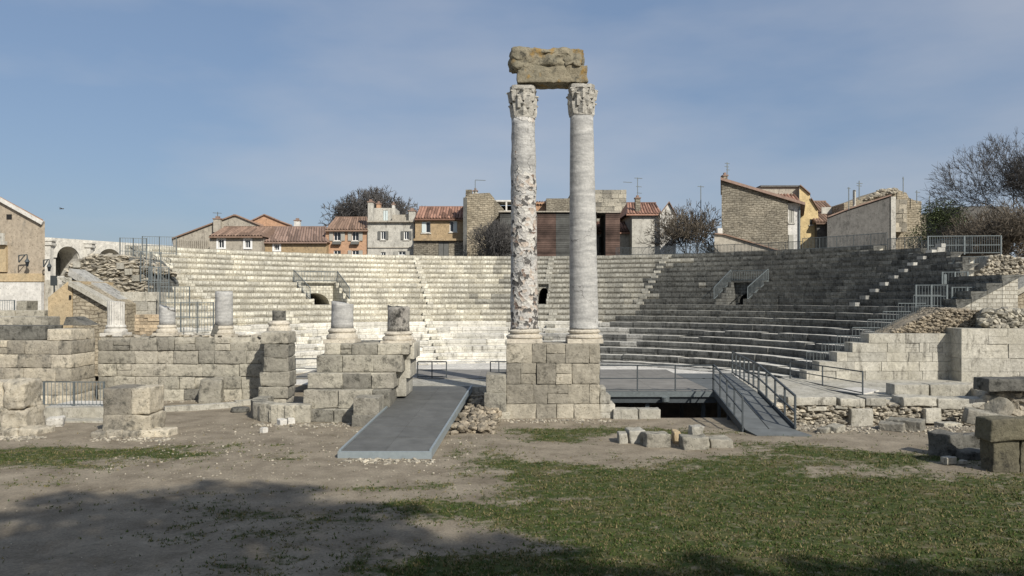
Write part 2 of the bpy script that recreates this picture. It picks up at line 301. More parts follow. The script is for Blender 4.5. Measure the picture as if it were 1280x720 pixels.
# ---------------------------------------------------------------- ground
def gh(x, y):
    z = .05*noise.noise(Vector((x*.25, y*.25, 0)))+.02*noise.noise(Vector((x*1.1, y*1.1, 4)))
    z -= .45*sm(24.6, 27.6, y)*sm(8.6, 10, x)*(1-sm(30, 32, y))
    z -= 1.3*sm(3.1, 3.9, x)*(1-sm(8.2, 8.8, x))*sm(26.9, 28.3, y)*(1-sm(37, 37.4, y))
    if y > 32: z *= 1-sm(32, 36, y)
    return z
def gpt(px, py): Y = EYE*F/(py-HZ); return ((px-640)*Y/F, Y)
GR = [(0, 566, 3.2, .8, 1.3), (130, 566, 3.0, .9, 1.3), (230, 568, 1.2, .4, .7), (430, 612, 1.0, .4, .8), (545, 632, 1.1, .6, .9), (330, 655, 1.6, .7, .55), (150, 625, 1.3, .6, .5), (30, 600, 1.2, .5, .4),
      (640, 575, 1.0, 1.2, .65), (690, 545, 1.8, 1.3, 1.), (770, 538, 1.8, 1.0, .9), (660, 600, 1.4, 1.6, .8), (60, 582, 3.5, .6, .7), (420, 640, 2.0, .8, .6), (560, 600, .9, .8, .5), (860, 540, 2.2, .8, .8), (1000, 565, 3, 1.2, 1.), (1180, 575, 3, 1.0, .9), (800, 600, 3., 2.0, 1.), (1000, 610, 4, 2, 1.), (1200, 610, 3.5, 1.8, 1.), (700, 640, 1.2, 1.2, .8),
      (760, 660, 2., 1.8, .9), (950, 660, 3, 2, .95), (1150, 660, 3, 2, .9), (1270, 690, 3, 2, .7), (1180, 543, 1.2, .5, .5), (700, 720, 2.5, 1.0, .8), (950, 715, 3, 1.0, .9), (1180, 715, 3, 1, .8), (450, 700, 2.2, 1.2, .45)]
GRB = [(840, 562, 1.5, .5, .9), (700, 590, .7, .35, .5), (740, 625, .8, .35, .5), (1190, 585, 1.0, .4, .8), (1120, 556, 2.2, .5, .6), (600, 600, .8, 1.6, .8)]
def grass(x, y):
    g = 0
    for px, py, rx, ry, a in GR:
        X, Y = gpt(px, py); d = ((x-X)/rx)**2+((y-Y)/ry)**2
        if d < 6: g += a*math.exp(-d*.9)
    for px, py, rx, ry, a in GRB:
        X, Y = gpt(px, py); d = ((x-X)/rx)**2+((y-Y)/ry)**2
        if d < 6: g -= a*math.exp(-d)
    g *= .88
    if g > .04: g += .8*noise.noise(Vector((x*.45, y*.8, 2)))+.45*noise.noise(Vector((x*1.5, y*2.4, 5)))+.25*noise.noise(Vector((x*4, y*6, 5)))
    return max(0, min(1, g))
mb = MB()
xs = [-900, -400, -180, -100, -60, -40, -30]+[-22+.22*i for i in range(201)]+[30, 40, 60, 100, 180, 400, 900]
ys = [-300, -100, -40, -10, 0, 5]+[9+.2*i for i in range(150)]+[42, 48, 56, 70, 100, 160, 300, 700, 2000]
nx = len(xs); vals = []
for y in ys:
    for x in xs: mb.v.append((x, y, gh(x, y) if 5 < y < 40 and abs(x) < 25 else 0)); vals.append(grass(x, y) if 5 < y < 30 and abs(x) < 24 else 0)
for j in range(len(ys)-1):
    for i in range(nx-1): mb.f.append((j*nx+i, j*nx+i+1, (j+1)*nx+i+1, (j+1)*nx+i)); mb.mi.append(0)
m, nt, b, N, K = newmat('ground_soil'); b.inputs['Roughness'].default_value = 1
pos = N('ShaderNodeNewGeometry'); v = pos.outputs['Position']
a = ramp(N, .3, .7, (.16, .132, .094, 1), (.335, .288, .215, 1)); K(noi(N, K, v, 1.1, 8, .65), a.inputs[0])
f = ramp(N, .35, .65, (.7,)*3+(1,), (1.2,)*3+(1,)); K(noi(N, K, v, 22, 5, .8), f.inputs[0]); c = mixc(N, K, 1., a.outputs[0], f.outputs[0], 'MULTIPLY')
at = N('ShaderNodeAttribute'); at.attribute_name = 'grass'
n1 = noi(N, K, v, 4.5, 8, .75); ad = N('ShaderNodeMath'); ad.operation = 'MULTIPLY_ADD'; K(at.outputs['Fac'], ad.inputs[0]); ad.inputs[1].default_value = .42; K(n1, ad.inputs[2])
gr = ramp(N, .72, .90); K(ad.outputs[0], gr.inputs[0])
gc = ramp(N, .3, .7, (.022, .046, .009, 1), (.085, .092, .026, 1)); K(noi(N, K, v, 2.2, 6, .7), gc.inputs[0])
dr = ramp(N, .50, .66); K(noi(N, K, v, .75, 5, .65), dr.inputs[0]); gc1 = mixc(N, K, dr.outputs[0], gc.outputs[0], (.115, .10, .048)); gc2 = mixc(N, K, 1., gc1, f.outputs[0], 'MULTIPLY')
c = mixc(N, K, gr.outputs[0], c, gc2); K(c, b.inputs['Base Color'])
bp = N('ShaderNodeBump'); bp.inputs['Strength'].default_value = .7; bp.inputs['Distance'].default_value = .06; K(noi(N, K, v, 16, 7, .75), bp.inputs['Height']); K(bp.outputs[0], b.inputs['Normal'])
g = mb.build('ground', m, smooth=True)
g.location = (0, 0, 0); g.data.vertices.foreach_set('co', [q for p in mb.v for q in p]); g.data.update()
tag(g, kind='structure'); atr = g.data.attributes.new('grass', 'FLOAT', 'POINT'); atr.data.foreach_set('value', vals)
# grass tufts
GC = plain('grass_blade', (.06, .07, .022), .45, 1.2, isl=.5)
nt = GC.node_tree; b = nt.nodes['Principled BSDF']; N = nt.nodes.new; K = nt.links.new
g_ = N('ShaderNodeNewGeometry'); r_ = N('ShaderNodeValToRGB'); e = r_.color_ramp.elements; e[0].color = (.02, .05, .008, 1); e[1].color = (.19, .155, .075, 1); x_ = e.new(.55); x_.color = (.055, .078, .015, 1); x_ = e.new(.8); x_.color = (.12, .105, .045, 1)
mz = N('ShaderNodeMath'); mz.operation = 'MULTIPLY_ADD'; zz_ = ramp(N, .35, .65, (-.55,)*3+(1,), (.35,)*3+(1,)); K(noi(N, K, g_.outputs['Position'], .75, 5, .65), zz_.inputs[0]); K(zz_.outputs[0], mz.inputs[0]); mz.inputs[1].default_value = .55; K(g_.outputs['Random Per Island'], mz.inputs[2]); K(mz.outputs[0], r_.inputs[0]); K(r_.outputs[0], b.inputs['Base Color'])
mb = MB(); rr = random.Random(3); cnt = 0
while cnt < 32000:
    y = 9.5+17*rr.random()**1.3; x = rr.uniform(-.68*y, .68*y); gg = grass(x, y)
    if rr.random() > gg*gg+.012 or noise.noise(Vector((x*3.2, y*4.6, 7)))+.55 < rr.random()*.8: continue
    z = gh(x, y); cnt += 1
    for q in range(3):
        t = rr.uniform(0, 6.28); h = rr.uniform(.012, .05)*(1.7 if rr.random() < .08 else .85); wd = rr.uniform(.008, .018); lx, ly = rr.uniform(-.04, .04), rr.uniform(-.04, .04); ox, oy = x+rr.uniform(-.03, .03), y+rr.uniform(-.03, .03)
        mb.add([(ox-wd*math.cos(t), oy-wd*math.sin(t), z-.005), (ox+wd*math.cos(t), oy+wd*math.sin(t), z-.005), (ox+lx, oy+ly, z+h)], [(0, 1, 2)])
tag(mb.build('grass', GC), 'short patchy green grass over bare soil', 'grass', kind='stuff')
mb = MB()
for i in range(2600):
    if i < 1500: y = 11+18*rr.random(); x = rr.uniform(-.66*y, .66*y); sz = rr.uniform(.008, .028)
    elif i < 2100: x = rr.uniform(-10, -1); y = rr.uniform(17.5, 26); sz = rr.uniform(.02, .06)
    else: x = rr.uniform(8.8, 17); y = rr.uniform(23.5, 26.8); sz = rr.uniform(.03, .11)
    if grass(x, y) > .25 and i < 1500: continue
    mb.rock((x, y, gh(x, y)+sz*.2), (sz*1.4, sz, sz*.8))
for i in range(1500):
    zx = R.choice(((gx(126, 31.3), gx(330, 31.3), 31.2), (gx(322, 25.4), gx(440, 25.4), 25.3), (-.4, 3.3, 26.5), (gx(0, 23), gx(60, 23), 23.0), (gx(120, 23), gx(215, 23), 23.0), (9, 18, 26.0), (gx(430, 20), gx(545, 20), 19.9), (8.6, 12, 24.6)))
    x = R.uniform(zx[0], zx[1]); y = zx[2]-abs(R.gauss(0, .28)); sz = R.uniform(.02, .09)*(1.7 if R.random() < .08 else 1); mb.rock((x, y, gh(x, y)+sz*.15), (sz*1.5, sz, sz*.7))
tag(mb.build('gravel', RUB), 'loose pale pebbles scattered on the soil', 'gravel', kind='stuff')
# ---------------------------------------------------------------- cavea
CX, CY, R0, D, Z0, HR = -.21, 36.74, 20.14, .718, EYE-.42, .38
def rk(k): return R0-k*D
def zk(k): return Z0-k*HR
def pol(r, t, z): return (CX+r*math.sin(t), CY+r*math.cos(t), z)
def th_px(px, r):
    u = (px-640)/F; a = u*u+1; b_ = -2*(u*CX+CY); c_ = CX*CX+CY*CY-r*r; Y = (-b_+math.sqrt(b_*b_-4*a*c_))/2/a
    return math.atan2(u*Y-CX, Y-CY)
cav = thing('stone_seating', 'curved bank of stone seat tiers rising behind the two tall columns', 'seating', (CX, CY+20, 0))
RE = {-10: 1092, -9: 1150, -8: 1188, -7: 1203, -6: 1203, -5: 1200}
def thR(k): return th_px(RE[k], rk(k)) if k in RE else math.acos(max(-1, min(1, (37.2-CY)/rk(k))))
LE = {-10: 176, -9: 176, -8: 178, -7: 180, -6: 184, -5: 186}
def thL(k): return th_px(LE[k], rk(k)) if k in LE else -math.acos((41.5-CY)/rk(k))
DOORS = [(th_px(405, 22), .062), (th_px(678, 22), .024), (th_px(923, 22), .052)]
STAIRS_U = [th_px(236, 23), th_px(531, 23), th_px(684, 23), th_px(812, 23), th_px(1108, 23)]
STAIRS_L = [.80, -.30, .16, -.80]
for k in range(-10, 10):
    r = rk(k); z = zk(k); a0, a1 = thL(k), thR(k)
    gaps = [(d-w_, d+w_) for d, w_ in DOORS] if -4 <= k <= -1 else []
    mb = MB(); t = a0; lower = k >= 3
    ext = D+.35 if k > -10 else 1.2
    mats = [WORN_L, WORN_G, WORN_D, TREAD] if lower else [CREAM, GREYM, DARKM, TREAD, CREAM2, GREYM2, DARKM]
    while t < a1-.005:
        ln = (R.uniform(.7, 1.7) if lower else R.uniform(.45, 1.0))/r; t2 = min(t+ln, a1)
        for g0, g1 in gaps:
            if t < g0 < t2: t2 = g0
            if g0-1e-6 <= t < g1-1e-6:
                t = g1; t2 = t+ln
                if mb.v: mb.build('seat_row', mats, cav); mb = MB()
        if t2 <= t: t = t2+1e-4; continue
        j = .03 if lower else .018
        rf = r+R.uniform(-j, j)+(R.uniform(.03, .09) if R.random() < (.06 if lower else .02) else 0); zt = z+R.uniform(-.012, .012)-(R.uniform(.02, .09) if lower and R.random() < .15 else 0)
        zb = z-HR-.15; g = .004; sub = 2 if lower else 1; bv = .03 if lower else .015
        rows = []
        nn = max(1, int((t2-t)*r/.3)) if lower else 1
        vs = []; 
        for i in range(nn+1):
            tt = t+g/r+(t2-t-2*g/r)*i/nn; e = R.uniform(-.02, .02) if lower else 0; e2 = R.uniform(-.02, .012) if lower else 0
            nd = .035 if lower else .04; nh = .25 if lower else .27
            vs += [pol(rf+nd+e*.5, tt, zb), pol(rf+nd+e, tt, zt-nh), pol(rf+e, tt, zt-nh+.025), pol(rf+e, tt, zt-bv*1.6+e2), pol(rf+bv+e, tt, zt+e2*.5), pol(r+ext, tt, zt)]
        fs = []; uvs = []; uo = R.uniform(0, .3)
        for i in range(nn):
            for q in range(5):
                fs.append((6*i+6+q, 6*i+q, 6*i+q+1, 6*i+6+q+1)) ; u0 = (t+(t2-t)*i/nn)*r+uo; u1 = (t+(t2-t)*(i+1)/nn)*r+uo
                v0 = (zb-z, -nh, -nh+.02, -.04, 0, .3)[q]; v1 = (zb-z, -nh, -nh+.02, -.04, 0, .3)[q+1]; uvs.append([(u1, v0+9.5), (u0, v0+9.5), (u0, v1+9.5), (u1, v1+9.5)])
        fs += [(0, 5, 4, 3, 2, 1), (6*nn, 6*nn+1, 6*nn+2, 6*nn+3, 6*nn+4, 6*nn+5)]; uvs += [[(0, 0), (1, 0), (1, .4), (0, .4), (0, .3), (0, .2)]]*2
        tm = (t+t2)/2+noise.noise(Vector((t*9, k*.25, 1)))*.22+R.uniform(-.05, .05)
        zone = 0 if tm < -.02 else (1 if tm < .47 else 2)  # zones darken to the right: shade put into the stone along with lichen
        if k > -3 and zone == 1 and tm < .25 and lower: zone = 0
        o = len(mb.f); mb.cur = zone; mb.add(vs, fs, uvs)
        for i in range(nn): mb.mi[o+5*i+4] = 3; mb.mi[o+5*i] = 4+zone if not lower else zone  # recessed foot of upper rows takes the darker, shade-painted copy
        t = t2
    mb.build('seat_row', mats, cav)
def rbox(mb, r0, r1, t0, t1, z0, z1):
    vs = [pol(r0, t0, z0), pol(r0, t1, z0), pol(r1, t1, z0), pol(r1, t0, z0), pol(r0, t0, z1), pol(r0, t1, z1), pol(r1, t1, z1), pol(r1, t0, z1)]
    mb.add(vs, [(0,3,2,1),(4,5,6,7),(0,1,5,4),(1,2,6,5),(2,3,7,6),(3,0,4,7)], [[(0,0),(1,0),(1,1),(0,1)]]*2+[[(t0*r0, z0), (t1*r0, z0), (t1*r0, z1), (t0*r0, z1)]]+[[(r0, z0), (r1, z0), (r1, z1), (r0, z1)]]*3)
for lst, k0, k1, wid in ((STAIRS_U, -10, -1, .22), (STAIRS_L, 1, 9, .28)):
    for th in lst:
        mb = MB()
        for k in range(k0, k1+1):
            if k == -1 and any(abs(th-d) < w_+.02 for d, w_ in DOORS): continue
            r = rk(k); hw = wid/r; zz = zk(k)-HR
            if any(abs(th-d) < w_+.02 for d, w_ in DOORS) and k > -6: continue
            rbox(mb, r-.34+R.uniform(-.02, .02), r+.02, th-hw, th+hw, zz-.02, zz+HR*.52); rbox(mb, r-D+.08, r+.01, th-hw*.9, th+hw*.9, zz-HR-.1, zz-.03)
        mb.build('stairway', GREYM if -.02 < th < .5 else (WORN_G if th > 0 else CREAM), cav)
# rim and outer wall
mb = MB(); r = rk(-10); n_ = 150
for i in range(n_):
    t0 = thL(-10)+(th_px(1090, r)-thL(-10))*i/n_; t1 = thL(-10)+(th_px(1090, r)-thL(-10))*(i+1)/n_
    mb.cur = 0 if t0 < -.02 else (1 if t0 < .55 else 2)  # same shade-toned zones as the seat rows
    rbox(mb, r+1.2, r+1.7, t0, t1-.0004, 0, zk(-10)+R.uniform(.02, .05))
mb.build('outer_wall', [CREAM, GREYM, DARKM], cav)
# substructure ends (both sides) : walls closing the tiers at the two cut ends are built further below
for sgn in (1, -1):
    mb = MB()
    for k in range(-10, 10):
        tt = thR(k) if sgn > 0 else thL(k)
        r = rk(k)
        rbox(mb, r+.05, r+D+.05 if k > -10 else r+1.1, *((tt-.04, tt-.002) if sgn > 0 else (tt+.002, tt+.04)), 0, zk(k)-.1)
    mb.build('end_wall', PALEBR, cav)
# praecinctio bottom kerb / podium
mb = MB(); r = rk(9)
for i in range(60):
    t0 = -1.3+2.85*i/60; mb.cur = 0 if t0 < .15 else 1
    rbox(mb, r-1.1+R.uniform(-.02, .02), r-.02, t0+.001, t0+2.85/60-.001, -.1, .07+R.uniform(-.015, .015))
mb.build('podium_kerb', [WORN_L, WORN_G], cav)
# vomitory doorways
for di, (th, hw) in enumerate(DOORS):
    v = MB(); r1 = rk(-4)+D-.1; zf = zk(0)-.02; zt = zk(-4)
    W = hw*r1; n_ = 20; aw = W*(.72 if di != 1 else .8); rise = .95 if di != 1 else 1.1
    def loc(s, z): return pol(r1, th+s/r1, z)
    def arch(s): return zf+rise*math.sqrt(max(0, 1-(s/aw)**2))*.85+ (0 if di != 1 else .3)
    pts = [-W]+[-aw+2*aw*i/n_ for i in range(n_+1)]+[W]
    for i in range(len(pts)-1):
        a, b_ = pts[i], pts[i+1]
        za, zb = (arch(a) if abs(a) <= aw and i > 0 else zf), (arch(b_) if abs(b_) <= aw and i < len(pts)-2 else zf)
        if i == 0: za = zb = zf
        if i == len(pts)-2: za = zb = zf
        v.add([loc(a, za), loc(b_, zb), loc(b_, zt), loc(a, zt)], [(0, 1, 2, 3)], [[(a, za), (b_, zb), (b_, zt), (a, zt)]])
    # reveal of arch, 2.5 m deep tunnel
    for i in range(n_):
        a, b_ = pts[i+1], pts[i+2]; p, q = Vector(loc(a, arch(a))), Vector(loc(b_, arch(b_))); dr = Vector((math.sin(th), math.cos(th), 0))*2.6
        v.add([p, q, q+dr, p+dr], [(0, 1, 2, 3)])
    for s_ in (-aw, aw):
        p, q = Vector(loc(s_, zf)), Vector(loc(s_, arch(s_*.999)+.02)); v.add([p, q, q+dr, p+dr], [(0, 1, 2, 3)])
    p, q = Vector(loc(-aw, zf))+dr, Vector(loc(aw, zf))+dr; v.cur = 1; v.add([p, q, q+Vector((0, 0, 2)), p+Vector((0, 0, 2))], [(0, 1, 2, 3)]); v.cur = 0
    # cheek walls stepping with the tiers
    for k in range(-4, 0):
        for sg in (-1, 1):
            t0 = th+sg*hw; ta, tb = sorted((t0, t0-sg*.16/r1)); rbox(v, rk(k)-.01, rk(k)+D+.02, ta, tb, zf, zk(k)+.02)
    rbox(v, rk(0)+D*.3, r1+2.6, th-hw, th+hw, zf-.2, zf)
    # slab over the passage
    rbox(v, r1-.25, r1+.1, th-hw, th+hw, zt-.02, zt+.1)
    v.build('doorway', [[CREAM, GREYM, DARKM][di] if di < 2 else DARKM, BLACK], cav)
# floor of the orchestra
mb = MB(); rr_ = rk(9)-1.0
for j in range(26):
    for i in range(26):
        x = -13+i; y = 36.9+j*.6
        if (x-CX)**2+(y-CY)**2 < (rr_-.3)**2 or y < 37.6: mb.box(x+.004, x+.996, y+.004, y+.596, -.1, .03+R.uniform(-.004, .004))
o = mb.build('orchestra_floor', PAVE); tag(o, kind='structure')
# ---------------------------------------------------------------- masonry helpers
def ashlar(mb, x0, x1, yf, dep, z0, hs, lr=(.6, 1.3), rough=.02, ragged=0, left=None, right=None, miss=0, core=True, cell=.16, bev=.035):
    z = z0
    for ci, h in enumerate(hs):
        a = x0+(left[ci] if left else 0); e = x1-(right[ci] if right else 0); x = a
        if core: mb.block(((a+e)/2, yf+dep/2+.03, z+h/2), (e-a-.14, dep-.14, h), rough=0, cell=2, bev=.01)
        while x < e-.05:
            ln = min(R.uniform(*lr), e-x)
            if e-x-ln < .25: ln = e-x
            if R.random() >= miss:
                hh = h*(1 if R.random() > ragged or ci < len(hs)-1 else R.uniform(.5, .9))
                yy = yf+dep/2+R.uniform(-.03, .03)
                if ln > .9 and h > .3 and R.random() < .18:
                    u = R.uniform(.4, .6)*ln; mb.block((x+u/2, yy, z+hh/2), (u-.01, dep, hh-.008), 0, rough, cell, bev)
                    for hb, zz in ((hh*.5, z), (hh*.5, z+hh*.5)): mb.block((x+u+(ln-u)/2, yy+R.uniform(-.02, .02), zz+hb/2), (ln-u-.01, dep, hb-.008), 0, rough, cell, bev)
                else: mb.block((x+ln/2, yy, z+hh/2), (ln-.010, dep, hh-.008), R.uniform(-.006, .006), rough, cell, bev)
            x += ln
        z += h
def rubble(mb, poly, Y, dep, n, size=(.2, .45), flat=.5):    # polygon in x,z ; stones set into a face at Y
    xs = [p[0] for p in poly]; zs = [p[1] for p in poly]
    def inside(x, z):
        c = False; j = len(poly)-1
        for i in range(len(poly)):
            xi, zi = poly[i]; xj, zj = poly[j]
            if (zi > z) != (zj > z) and x < (xj-xi)*(z-zi)/(zj-zi)+xi: c = not c
            j = i
        return c
    k = 0; t = 0
    while k < n and t < n*20:
        t += 1; x = R.uniform(min(xs), max(xs)); z = R.uniform(min(zs), max(zs))
        if inside(x, z):
            s_ = R.uniform(*size); yy = Y(x, z) if callable(Y) else Y
            mb.rock((x, yy+R.uniform(-.04, .1), z), (s_*1.5, s_, s_*flat*1.3)); k += 1
def pxpoly(pts, Y): return [(gx(a, Y), gz(b_, Y)) for a, b_ in pts]
# ---------------------------------------------------------------- two columns
ped = thing('column_pedestal', 'tall rough ashlar pedestal carrying the two tall columns', 'pedestal', (1.37, 27.5, 0))
mb = MB(); ashlar(mb, -.19, 2.94, 26.75, 1.5, -.15, [.62, .66, .7, .65], (.55, 1.25), .028, cell=.11)
mb.build('shaft', PED, ped, True)
mb = MB()
for i, (w_, h) in enumerate(((.6, .3), (.5, .28), (.35, .3), (.2, .25))): mb.block((2.95+w_/2, 27.3, -.12+sum((.3, .28, .3, .25)[:i])+h/2), (w_, .9, h), 0, .02, .12, .04)
mb.build('stepped_footing', ASHL, ped, True)
mb = MB(); mb.box(-.22, .92, 26.9, 28.1, 2.48, 2.56); mb.box(1.82, 2.98, 26.9, 28.1, 2.48, 2.56)
def capital(c, h, r, seed, parent, mat):
    q = MB(); rs = random.Random(seed)
    q.lathe(c, [(r*1.04, 0), (r*1.06, .05), (r*.95, .07), (r*.97, .3), (r*1.0, .65), (r*1.12, h*.86), (r*1.16, h*.88)], 24, amp=.03)
    for row, (z0, hh, nn, off) in enumerate(((.06, .42, 8, 0), (.3, .46, 8, .5), (.55, .38, 8, 0))):
        for i in range(nn):
            if rs.random() < .1: continue
            t = 2*math.pi*(i+off)/nn; er = Vector((math.cos(t), math.sin(t), 0)); et = Vector((-math.sin(t), math.cos(t), 0)); vs = []
            for s_, (u, rad, wd) in enumerate(((0, .97, .12), (.35, 1.05, .15), (.7, 1.08, .14), (.95, 1.15, .12), (.84, 1.19, .08))):
                rad *= r*(1+.08*row)*rs.uniform(.95, 1.05); p = Vector(c)+Vector((0, 0, z0+hh*u))
                vs += [p+er*(rad-.05)-et*wd, p+er*(rad+.05), p+er*(rad-.05)+et*wd, p+er*(rad-.12)]
            q.add(vs, [f_ for a in range(4) for f_ in ((4*a, 4*a+1, 4*a+5, 4*a+4), (4*a+1, 4*a+2, 4*a+6, 4*a+5), (4*a+2, 4*a+3, 4*a+7, 4*a+6), (4*a+3, 4*a, 4*a+4, 4*a+7))])
    for i in range(4):
        t = math.pi/4+i*math.pi/2; p = Vector(c)+Vector((math.cos(t), math.sin(t), 0))*r*1.2+Vector((0, 0, h*.8)); q.rock(p, (.2, .2, .2))
    pts = []
    for i in range(32):
        t = 2*math.pi*i/32; rad = r*(1.1+.2*abs(math.cos(2*(t-math.pi/4)))**3); pts.append((c[0]+rad*math.cos(t)+rs.uniform(-.02, .02), c[1]+rad*math.sin(t)))
    q.add([(x, y, c[2]+h*.88) for x, y in pts]+[(x, y, c[2]+h+rs.uniform(-.03, .01)) for x, y in pts], [(i, (i+1) % 32, 32+(i+1) % 32, 32+i) for i in range(32)]+[tuple(range(31, -1, -1)), tuple(range(32, 64))])
    return q.build('capital', mat, parent)
def tall_column(px, pxtop, label, mat, ztop, capz, rb, rt, seed):
    X = gx(px, 27.5); XT = gx(pxtop, 27.5); zb = 2.52; o = thing('column', label, 'column', (X, 27.5, zb), 'pair of tall columns on the pedestal')
    q = MB(); q.box(X-.6, X+.6, 26.92, 28.08, zb-.035, zb+.11); q.lathe((X, 27.5, zb+.11), [(.58, 0), (.62, .04), (.62, .09), (.56, .13), (.5, .15), (.5, .19), (.55, .21), (.56, .26), (.5, .30), (.49, .33)], 36, amp=.012)
    q.build('base', BASEM, o, False)
    q = MB(); z1 = zb+.44; H = ztop-z1; pr = [(rb+.02, 0)]+[(rb+(rt-rb)*(i/34)**1.3, .06+(H-.06)*i/34) for i in range(35)]
    q.lathe((X, 27.5, z1), pr, 48, lean=((XT-X)/H, 0), amp=.03 if mat is BRECCIA else .008); q.build('shaft', mat, o, True)
    capital((XT, 27.5, ztop), capz-ztop, rt, seed, o, CAPM); return XT
zc0 = gz(149, 27.5); zc1 = gz(146, 27.5); zt_ = gz(108, 27.5)
tall_column(655.5, 654, 'tall column of patchy white and dark breccia with flaking surface', BRECCIA, zc0, gz(110, 27.5), .475, .40, 1)
tall_column(730, 727, 'tall smooth pale grey marble column, right of the pair', MARBLE, zc1, zt_, .49, .395, 2)
ROOTLOC['x'] = Vector(); del mb
arc = thing('architrave', 'broken lichen covered stone block bridging the two column capitals', 'stone block', (1.4, 27.5, zt_))
mb = MB(); x0, x1 = gx(648, 27.5), gx(707, 27.5)
mb.block(((x0+x1)/2-.02, 27.5, zt_+.3), (x1-x0+.05, .95, .56), 0, .06, .08, .06); mb.build('lower_band', ARCH, arc, True)
mb = MB(); mb.block(((x0+x1)/2-.08, 27.5, zt_+.86), (x1-x0+.3, 1.0, .7), .01, .17, .07, .3, tilt=(0, .03))
mb.block((x0+.1, 27.45, zt_+.72), (.4, .8, .5), .3, .1, .09, .15); mb.build('main_block', ARCH, arc, True)
mb = MB(); x0, x1 = gx(705, 27.5), gx(733, 27.5); mb.block(((x0+x1)/2, 27.5, zt_+.3), (x1-x0, .95, .56), 0, .08, .08, .08); mb.block(((x0+x1)/2-.1, 27.5, zt_+.86), (x1-x0-.06, .92, .68), -.02, .15, .08, .16)
mb.build('end_block', ARCH, arc, True)
# ---------------------------------------------------------------- podium with two stumps
pod = thing('stepped_podium', 'stepped podium of large grey blocks carrying two column stumps', 'podium', (-5.2, 27, 0))
mb = MB(); crs = [(.30, 25.6, 338, 560), (.50, 25.7, 333, 478), (.62, 26.0, 376, 487), (.52, 26.4, 381, 493), (.52, 26.8, 393, 503), (.36, 27.0, 402, 511)]
z = -.28; tops = [.02, .42, 1.02, 1.52, 2.1, 2.47]; zb = -.3
for (h, yf, p0, p1), zt in zip(crs, tops):
    ashlar(mb, gx(p0+3, yf), gx(p1, yf), yf, 29.3-yf if p0 > 340 else 2, zb, [zt-zb], (.75, 1.25), .03, cell=.14, bev=.05); zb = zt
mb.build('courses', ASH, pod, True)
mb = MB()       # right flank, regular pale blocks
for i, (z0, z1, xr) in enumerate(((-.1, .62, gx(490, 27)), (.62, 1.25, gx(505, 27)), (1.25, 1.9, gx(510, 27)), (1.9, 2.46, gx(515, 27)))):
    for yy in (27.6, 28.5): mb.block((xr-.4, yy+.4, (z0+z1)/2), (.8, .88, z1-z0-.01), 0, .012, .16, .03)
mb.build('flank_blocks', ASHL, pod, True)
mb = MB()       # curved low wall in front
for i in range(7):
    t = math.radians(180+16*i); cx_, cy_ = gx(385, 27.6), 27.6; mb.block((cx_+1.55*math.cos(t), cy_+1.8*math.sin(t), .28), (.8, .5, .62), t+math.pi/2, .02, .16, .04)
mb.build('curved_apron', ASH, pod, True)
mb = MB(); X0 = gx(441, 24.8); mb.block((X0+.4, 25.35, .62), (.8, 1.0, .56), .0, .025, .11, .04); mb.block((X0+.37, 25.35, .12), (.84, 1.05, .5), 0, .02, .13, .04)
tag(mb.build('stone_block', ASH, smooth=True), 'square block two courses high beside the left edge of the grey ramp', 'stone block')
def stump(px, pyb, pyt, w_, bw, Y, label, mat, bm, cut=0, base_h=.4, fl=0, lean=0, top_w=None, amp=.02, parent_group='column stumps'):
    X = gx(px, Y); zb = gz(pyb, Y); zt = gz(pyt, Y); r = w_*Y/F/2; rb = bw*Y/F/2
    o = thing('column_stump', label, 'column stump', (X, Y, zb), parent_group); q = MB()
    q.box(X-rb, X+rb, Y-rb, Y+rb, zb-.03, zb+base_h*.25)
    b0 = zb+base_h*.25; q.lathe((X, Y, b0), [(rb*.97, 0), (rb*1.0, base_h*.12), (rb*.97, base_h*.28), (rb*.84, base_h*.38), (rb*.84, base_h*.45), (rb*.9, base_h*.52), (rb*.9, base_h*.6), (r*1.08, base_h*.75)], 32, amp=amp)
    q.build('base', bm, o)
    q = MB(); H = zt-(b0+base_h*.74); q.lathe((X, Y, b0+base_h*.74), [(r*1.04, 0)]+[(r, H*i/6) for i in range(1, 7)], 40, amp=amp, flute=fl, cut=cut, lean=(lean, 0)); q.build('shaft', mat, o, not fl); return o
stump(428, 428, 376, 27, 39, 27.9, 'smooth grey column stump with slanting top on the stepped podium', MARBLE, BASEM, .12, .5, amp=.015)
ROUGH = stone('pitted_breccia', (.40, .38, .33), (.30, .28, .25), (.05, .048, .042), .75, .1, 1., 12)
stump(498, 429, 383, 27, 39, 27.9, 'dark pitted column stump on the right end of the stepped podium', ROUGH, BASEM, .02, .42, amp=.04)
# ---------------------------------------------------------------- long ruined wall, stumps and end pier
wl = thing('ruined_wall', 'long ruined ashlar wall carrying four column stumps', 'wall', (-13, 31.5, 0))
mb = MB(); ashlar(mb, gx(122, 31.5), gx(338, 31.5), 31.5, 1.4, -.2, [.62, .5, .5, .52, .52], (.6, 1.5), .03, ragged=.2, miss=.03, cell=.15, bev=.05); mb.build('masonry', ASH, wl, True)
mb = MB()
for i in range(60): mb.rock((R.uniform(gx(125, 31.5), gx(330, 31.5)), R.uniform(31.6, 32.7), 2.5), (R.uniform(.15, .5), .3, R.uniform(.06, .16)))
mb.build('loose_top_stones', RUB, wl)
mb = MB(); ashlar(mb, gx(326, 29.8), gx(361, 29.8), 29.8, 1.1, -.25, [.5, .45, .55, .55, .5, .45], (.9, 1.4), .045, cell=.13, bev=.07, left=[-.2, -.1, -.05, .08, .1, 0], right=[.1, .05, 0, .05, .04, 0])
tag(mb.build('wall_pier', ASH, smooth=True), 'weathered pier of stacked blocks ending the ruined wall beside the stepped podium', 'pier')
stump(145, 419, 376, 20, 27, 32.1, 'white fluted column stump, leftmost on the ruined wall', PAVE, PAVE, .06, .42, .02, amp=.01)
